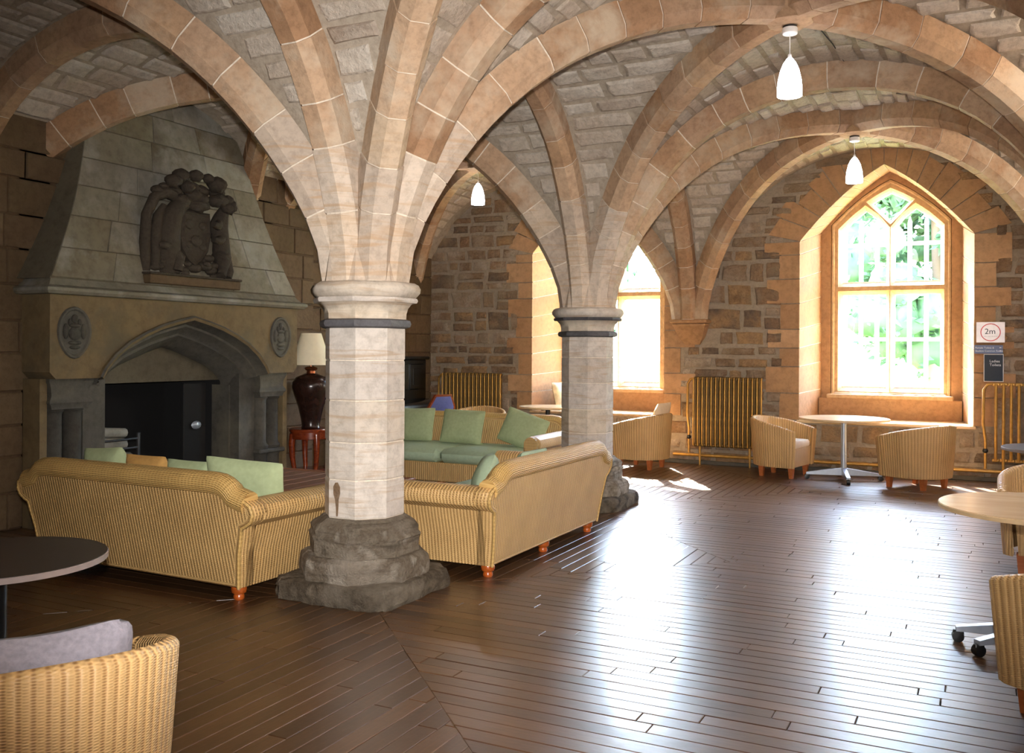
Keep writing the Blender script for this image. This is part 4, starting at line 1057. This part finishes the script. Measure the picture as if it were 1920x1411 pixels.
MB().lathe([(.008, .735), (.008, .9)], 10).build('stem', M['copper'], lp)
sm = MB(); sm.loft([[(r_*math.cos(2*PI*i/40), r_*math.sin(2*PI*i/40), z) for i in range(40)] for r_, z in ((.24, .76), (.12, 1.14), (.115, 1.14), (.235, .76))], cap=False); sm.build('lamp_shade', M['shade'], lp, 40)
MB().box(-.12, .12, -.004, .004, 1.13, 1.136).build('shade_spider', M['copper'], lp)

# ------------------------------------------------------------------ piano and chair
pn = thing('upright_piano', (-4.27, 6.27, 0), 0, label='black upright piano against the side wall behind the near column', cat='piano')
MB().box(.02, .38, -.72, .72, .1, 1.42, .01).build('case', M['ebony'], pn)
MB().box(0, .43, -.75, .75, 1.42, 1.47, .015).build('lid', M['ebony'], pn)
for y0, y1 in ((-.66, -.26), (-.2, .2), (.26, .66)):
    MB().box(.375, .40, y0, y1, .98, 1.36, .01).build('panel_frame', M['ebony'], pn); MB().box(.395, .405, y0+.07, y1-.07, 1.05, 1.29, .004).build('panel', M['ebony'], pn)
MB().box(.36, .66, -.72, .72, .66, .74, .01).build('key_bed', M['ebony'], pn)
MB().loft([[(.38+.27*math.sin(a), y, .74+.1*math.cos(a)**.7) for a in [PI/2*i/10 for i in range(10)]] + [(.65, y, .74), (.38, y, .74)] for y in (-.7, .7)]).build('fallboard', M['ebony'], pn, 40)
for y in (-.7, .7): MB().box(.36, .66, y-.04, y+.04, .1, .9 if False else .8, .012).build('cheek', M['ebony'], pn)
for y in (-.66, .66): MB().lathe([(.035, 0), (.03, .1), (.045, .3), (.03, .5), (.045, .66)], 12, (.6, y)).build('leg', M['ebony'], pn, 50)
MB().box(.02, .46, -.74, .74, 0, .1, .01).build('plinth', M['ebony'], pn)
bc = thing('upholstered_chair', (-3.12, 5.86, 0), face(-1, .35), label='mahogany chair with blue upholstered back in front of the piano', cat='chair')
hexo = [(-.2, .56), (.2, .56), (.235, .8), (.14, .97), (-.14, .97), (-.235, .8)]
ox = MB(); ox.loft([[(x, -.2-(z-.5)*.2+d, z) for x, z in q] for q, d in ((hexo, 0), (hexo, .035), (offset_poly(hexo, -.035), .035), (offset_poly(hexo, -.035), 0), (hexo, 0))], cap=False); ox.build('back_frame', M['mahog'], bc, 30)
pd = offset_poly(hexo, -.03); MB().loft([[(x, -.2-(z-.5)*.2+d, z) for x, z in q] for q, d in ((offset_poly(pd, -.03), -.012), (pd, .0), (pd, .028), (offset_poly(pd, -.03), .045))]).build('back_pad', M['blue'], bc, 40)
MB().box(-.24, .24, -.2, .26, .40, .48, .03).build('seat', M['blue'], bc, 40); MB().box(-.235, .235, -.2, .25, .36, .405, .008).build('seat_rail', M['mahog'], bc)
for x in (-.21, .21):
    MB().box(x-.02, x+.02, .2, .24, 0, .37, .005).build('leg', M['mahog'], bc); MB().tube([(x, -.26, 0), (x, -.19, .4), (x*.95, -.21, .58)], .018, 8).build('leg', M['mahog'], bc, 50)

# ------------------------------------------------------------------ radiators, pipes
def radiator(x0, x1, label, n, open_tubes=False):
    o = thing('cast_iron_radiator', ((x0+x1)/2, YW-.12, 0), 0, label=label, cat='radiator', group='gold painted radiators on the end wall'); L = x1-x0; p = L/n
    if not open_tubes:
        m = MB(); m.tube([(0, -.05, .3), (0, -.05, 1.18)], .0105, 8); m.box(-p*.42, p*.42, -.02, .045, .3, 1.16, .02); m.sphere((0, -.03, 1.19), .026, 10, 6); m.sphere((0, -.03, .28), .026, 10, 6)
        m.box(-p*.5, p*.5, -.03, .03, 1.165, 1.215, .012); m.box(-p*.5, p*.5, -.03, .03, .255, .3, .012)
    else:
        m = MB(); m.tube([(0, -.02, .27), (0, -.035, .33), (0, -.035, 1.12), (0, -.02, 1.19)], .018, 10); m.box(-p*.5, p*.5, -.02, .02, 1.165, 1.205, .01); m.box(-p*.5, p*.5, -.02, .02, .25, .29, .01)
    if not open_tubes:
        me2 = MB().tube([(0, -.05, .27), (0, -.056, .3), (0, -.056, 1.17), (0, -.045, 1.205)], .0115, 8).mesh('front_rib', M['brass'], 50)
    me = m.mesh('section', M['brassdark'] if not open_tubes else M['brass'], 40)  # closed sections take a darker gold than their front ribs
    for i in range(n):
        s_ = link('section', me, o); s_.location = (-L/2+p*(i+.5), 0, 0)
        if not open_tubes: r_ = link('front_rib', me2, o); r_.location = (-L/2+p*i+.005, 0, 0)
    if not open_tubes: r_ = link('front_rib', me2, o); r_.location = (L/2, 0, 0)
    for x in (-L/2+p*1.5, L/2-p*2.5): MB().tube([(x, -.03, .27), (x, -.03, 0)], [.018, .012], 8).build('foot', M['brass'], o, 50)
    MB().tube([(-L/2, 0, 1.19), (-L/2-.05, 0, 1.18), (-L/2-.09, 0, 1.12), (-L/2-.095, 0, .7), (-L/2-.07, 0, .5), (-L/2-.07, 0, .16)], .017, 10).build('riser_pipe', M['brass'], o, 50)
    MB().sphere((-L/2-.07, 0, .38), .032, 10, 6).build('valve', M['caster'], o, 50)
    return o
radiator(.05, .98, 'gold painted column radiator between the wall corbel and the tall window', 15)
radiator(-3.98, -2.95, 'gold painted radiator behind the facing sofa, left of the windows', 15)
radiator(3.72, 4.7, 'open tube gold radiator at the right edge below the signs', 12, True)
MB().tube([(-.25, YW-.1, .13), (1.2, YW-.1, .13), (3.2, YW-.1, .13), (4.7, YW-.1, .13)], .022, 10).build('heating_pipe', M['brass'], None, 50)
tag(bpy.data.objects['heating_pipe'], 'gold painted heating pipe low along the end wall', 'pipe')
sk = MB().box(XL, 4.9, YW-.05, YW-.0, 0, .05, .005).build('baseboard_back', M['soot']); tag(sk, 'dark stone footing along the end wall', 'skirting', kind='structure')

# ------------------------------------------------------------------ pendant lamps
def pendant(x, y, label, zt=3.95):
    o = thing('pendant_lamp', (x, y, zt), 0, label=label, cat='lamp', group='opal glass pendant lamps')
    MB().lathe([(.05, -.0), (.05, -.035)], 20).build('ceiling_box', M['cable'], o, 40)
    MB().lathe([(.052, -.035), (.055, -.04), (.055, -.075), (.05, -.08)], 24).build('canopy', M['white'], o, 40)
    MB().lathe([(.003, -.26), (.003, -.08)], 6).build('flex', M['white'], o)
    MB().lathe([(.012, -.225), (.016, -.25), (.02, -.262)], 14).build('cap', M['white'], o, 40)
    pr = [(.02, -.255), (.045, -.29), (.066, -.34), (.082, -.41), (.088, -.47), (.087, -.53)]
    sh = MB(); sh.loft([[(r_*math.cos(2*PI*i/28), r_*math.sin(2*PI*i/28), z) for i in range(28)] for r_, z in pr + [(r_-.004, z) for r_, z in pr[::-1]]], cap=False); sh.build('shade', M['bulb'], o, 50)
    MB().sphere((0, 0, -.42), .04, 12, 8, (1, 1, 1.3)).build('bulb', M['bulb'], o, 50)
    l = lamp('POINT', 'pendant_light', (x, y, zt-.56), 7.0, (1, .94, .88), shadow_soft_size=.05); l.parent = o; l.location = (0, 0, -.56)
    return o
pendant(HX, HY, 'larger glowing pendant lamp, upper right of the photo')
pendant(HX, BY+HY, 'smaller glowing pendant lamp left of the tall window')
pendant(-HX, BY+HY, 'glowing pendant lamp seen between the two columns', 4.02)

MB().tube([(2.38, 2.1, 4.15), (2.42, 2.7, 4.165), (2.47, 3.2, 4.16), (2.5, 3.7, 4.15)], .005, 6).build('ceiling_cable', M['cable'], None, 50)
tag(bpy.data.objects['ceiling_cable'], 'thin dark cable clipped to the vault behind the larger pendant lamp', 'cable')
# ------------------------------------------------------------------ signs on the end wall
def text(s_, size, loc, mat, parent, name='lettering'):
    c = bpy.data.curves.new(name, 'FONT'); c.body = s_; c.size = size; c.extrude = .0004; t = bpy.data.objects.new(name, c); COL.objects.link(t)
    bpy.context.view_layer.update(); me = bpy.data.meshes.new_from_object(t.evaluated_get(bpy.context.evaluated_depsgraph_get())); bpy.data.objects.remove(t)
    me.materials.clear(); me.materials.append(mat); o = link(name, me, parent); o.location = loc; o.rotation_euler = (PI/2, 0, 0); return o
YS = YW-.05
sg = thing('distance_sign', (3.70, YS, 1.69), 0, label='white laminated sign reading 2m inside a red ring', cat='sign')
MB().box(-.155, .155, 0, .006, 0, .25, .002).build('sheet', M['signw'], sg)
rg = MB(); rg.loft([[(r_*1.02*math.cos(2*PI*i/40), y, .125+r_*math.sin(2*PI*i/40)) for i in range(40)] for r_, y in ((.108, 0), (.108, -.001), (.098, -.001), (.098, 0))], cap=False); rg.build('red_ring', M['red'], sg)
text('2m', .095, (-.065, -.0015, .105), M['ink'], sg); text('keep your distance', .02, (-.078, -.0015, .07), M['greyink'], sg)
bs_ = thing('direction_sign', (3.68, YS, 1.555), 0, label='slate blue direction sign with two white lines under the 2m sign', cat='sign')
MB().box(-.155, .155, 0, .006, 0, .105, .002).build('board', M['signb'], bs_)
text('Female Toilets &', .03, (-.145, -.0015, .062), M['signt'], bs_); text('Student Common Room', .03, (-.145, -.0015, .024), M['signt'], bs_)
for z_ in (.066, .028):
    MB().add([(.115, -.001, z_+.008), (.128, -.001, z_+.016), (.128, -.001, z_+.010), (.142, -.001, z_+.010), (.142, -.001, z_+.006), (.128, -.001, z_+.006), (.128, -.001, z_)], [(0,6,5,4,3,2,1)]).build('arrow', M['signt'], bs_)
ps = thing('framed_notice', (3.735, YS, 1.215), 0, label='dark framed notice reading Ladies Toilets below the blue sign', cat='sign')
MB().box(-.108, .108, 0, .008, 0, .335, .002).build('frame', M['lead'], ps); MB().box(-.1, .1, -.0015, .004, .008, .327, .001).build('print', M['signd'], ps)
text('Ladies', .045, (-.045, -.003, .235), M['signt'], ps); text('Toilets', .045, (-.045, -.003, .19), M['signt'], ps)

# ------------------------------------------------------------------ outside the windows
g = MB().add([(-60, 9.2, .35), (60, 9.2, .35), (60, 90, .35), (-60, 90, .35)], [(0,1,2,3)]).build('lawn', M['lawn']); tag(g, 'sunlit lawn outside the windows', 'lawn', kind='structure')
pt = MB().add([(-60, 13.0, .36), (60, 13.0, .36), (60, 19.0, .36), (-60, 19.0, .36)], [(0,1,2,3)]).build('gravel_path', M['path']); tag(pt, 'pale gravel path outside the windows', 'path', kind='structure')
for k, (c, lab) in enumerate(((2.48, 'white upright bars outside the tall window'), (-1.45, 'white upright bars outside the window behind the far column'))):
    gd = thing('window_guard', (c, 9.25, .35), 0, label=lab, cat='railing', group='white window guards')
    br = MB().tube([(0, 0, 0), (0, 0, 3.05), (0, 0, 3.13)], [.028, .028, .004], 8).mesh('bar', M['bar'], 50)
    for i in range(-4, 5):
        b_ = link('bar', br, gd); b_.location = (i*.215, 0, 0)
    for z_ in (1.4, 2.75): MB().box(-.98, .98, -.012, .012, z_-.025, z_+.025).build('cross_bar', M['bar'], gd)
rt = random.Random(9)
def tree(x, y, r_, h, label):
    o = thing('tree', (x, y, .35), 0, label=label, cat='tree', group='trees outside the windows')
    MB().tube([(0, 0, 0), (.1, 0, h*.4), (0, .1, h*.7)], [.22, .16, .1], 8).build('trunk', M['trunk'], o, 50)
    m = MB(); v = []; f = []
    clumps = []
    for i in range(46):
        a, q, zz_ = rt.uniform(0, 2*PI), math.sqrt(rt.random()), rt.uniform(-1, 1); k = math.sqrt(1-zz_*zz_*.8)
        clumps.append((Vector((r_*.74*q*k*math.cos(a), r_*.74*q*k*math.sin(a), h*.56+zz_*h*.38)), r_*rt.uniform(.16, .34)))
    for c, cr in clumps:
        ph = rt.random()*6; m.sphere(c, cr*.8, 9, 6, (1, 1, .85), lambda d: 1+.2*math.sin(7*d.x+4*d.z+ph)*math.sin(6*d.y+ph))
    for c, cr in clumps:                                # leaf sprays: small tilted leaves around each clump
        for i in range(95):
            d = Vector((rt.gauss(0, 1), rt.gauss(0, 1), rt.gauss(0, 1))).normalized()*cr*rt.uniform(.7, 1.1); p = c+d
            u = Vector((rt.gauss(0, 1), rt.gauss(0, 1), rt.gauss(0, .6))).normalized(); w = u.cross(Vector((rt.gauss(0, 1), rt.gauss(0, 1), rt.gauss(0, 1)))).normalized(); L_ = rt.uniform(.1, .2); b0 = len(v)
            v += [tuple(p-u*L_), tuple(p+w*L_*.45), tuple(p+u*L_), tuple(p-w*L_*.45)]; f.append((b0, b0+1, b0+2, b0+3))
    m.add(v, f)
    m.build('crown', M['leaf'], o, 60); return o
for i, (x, y) in enumerate(((-14.6, 25), (-9, 24), (-3.4, 25), (2.4, 24), (8.2, 25))):
    tree(x, y, 3.4, 7.4+rt.uniform(-.4, .6), ['pale green tree farthest left in the view behind the far column', 'pale green tree at the left of the window behind the far column', 'pale green tree at the right of the window behind the far column', 'leafy tree filling the view through the tall window', 'leafy tree at the right of the view through the tall window'][i])
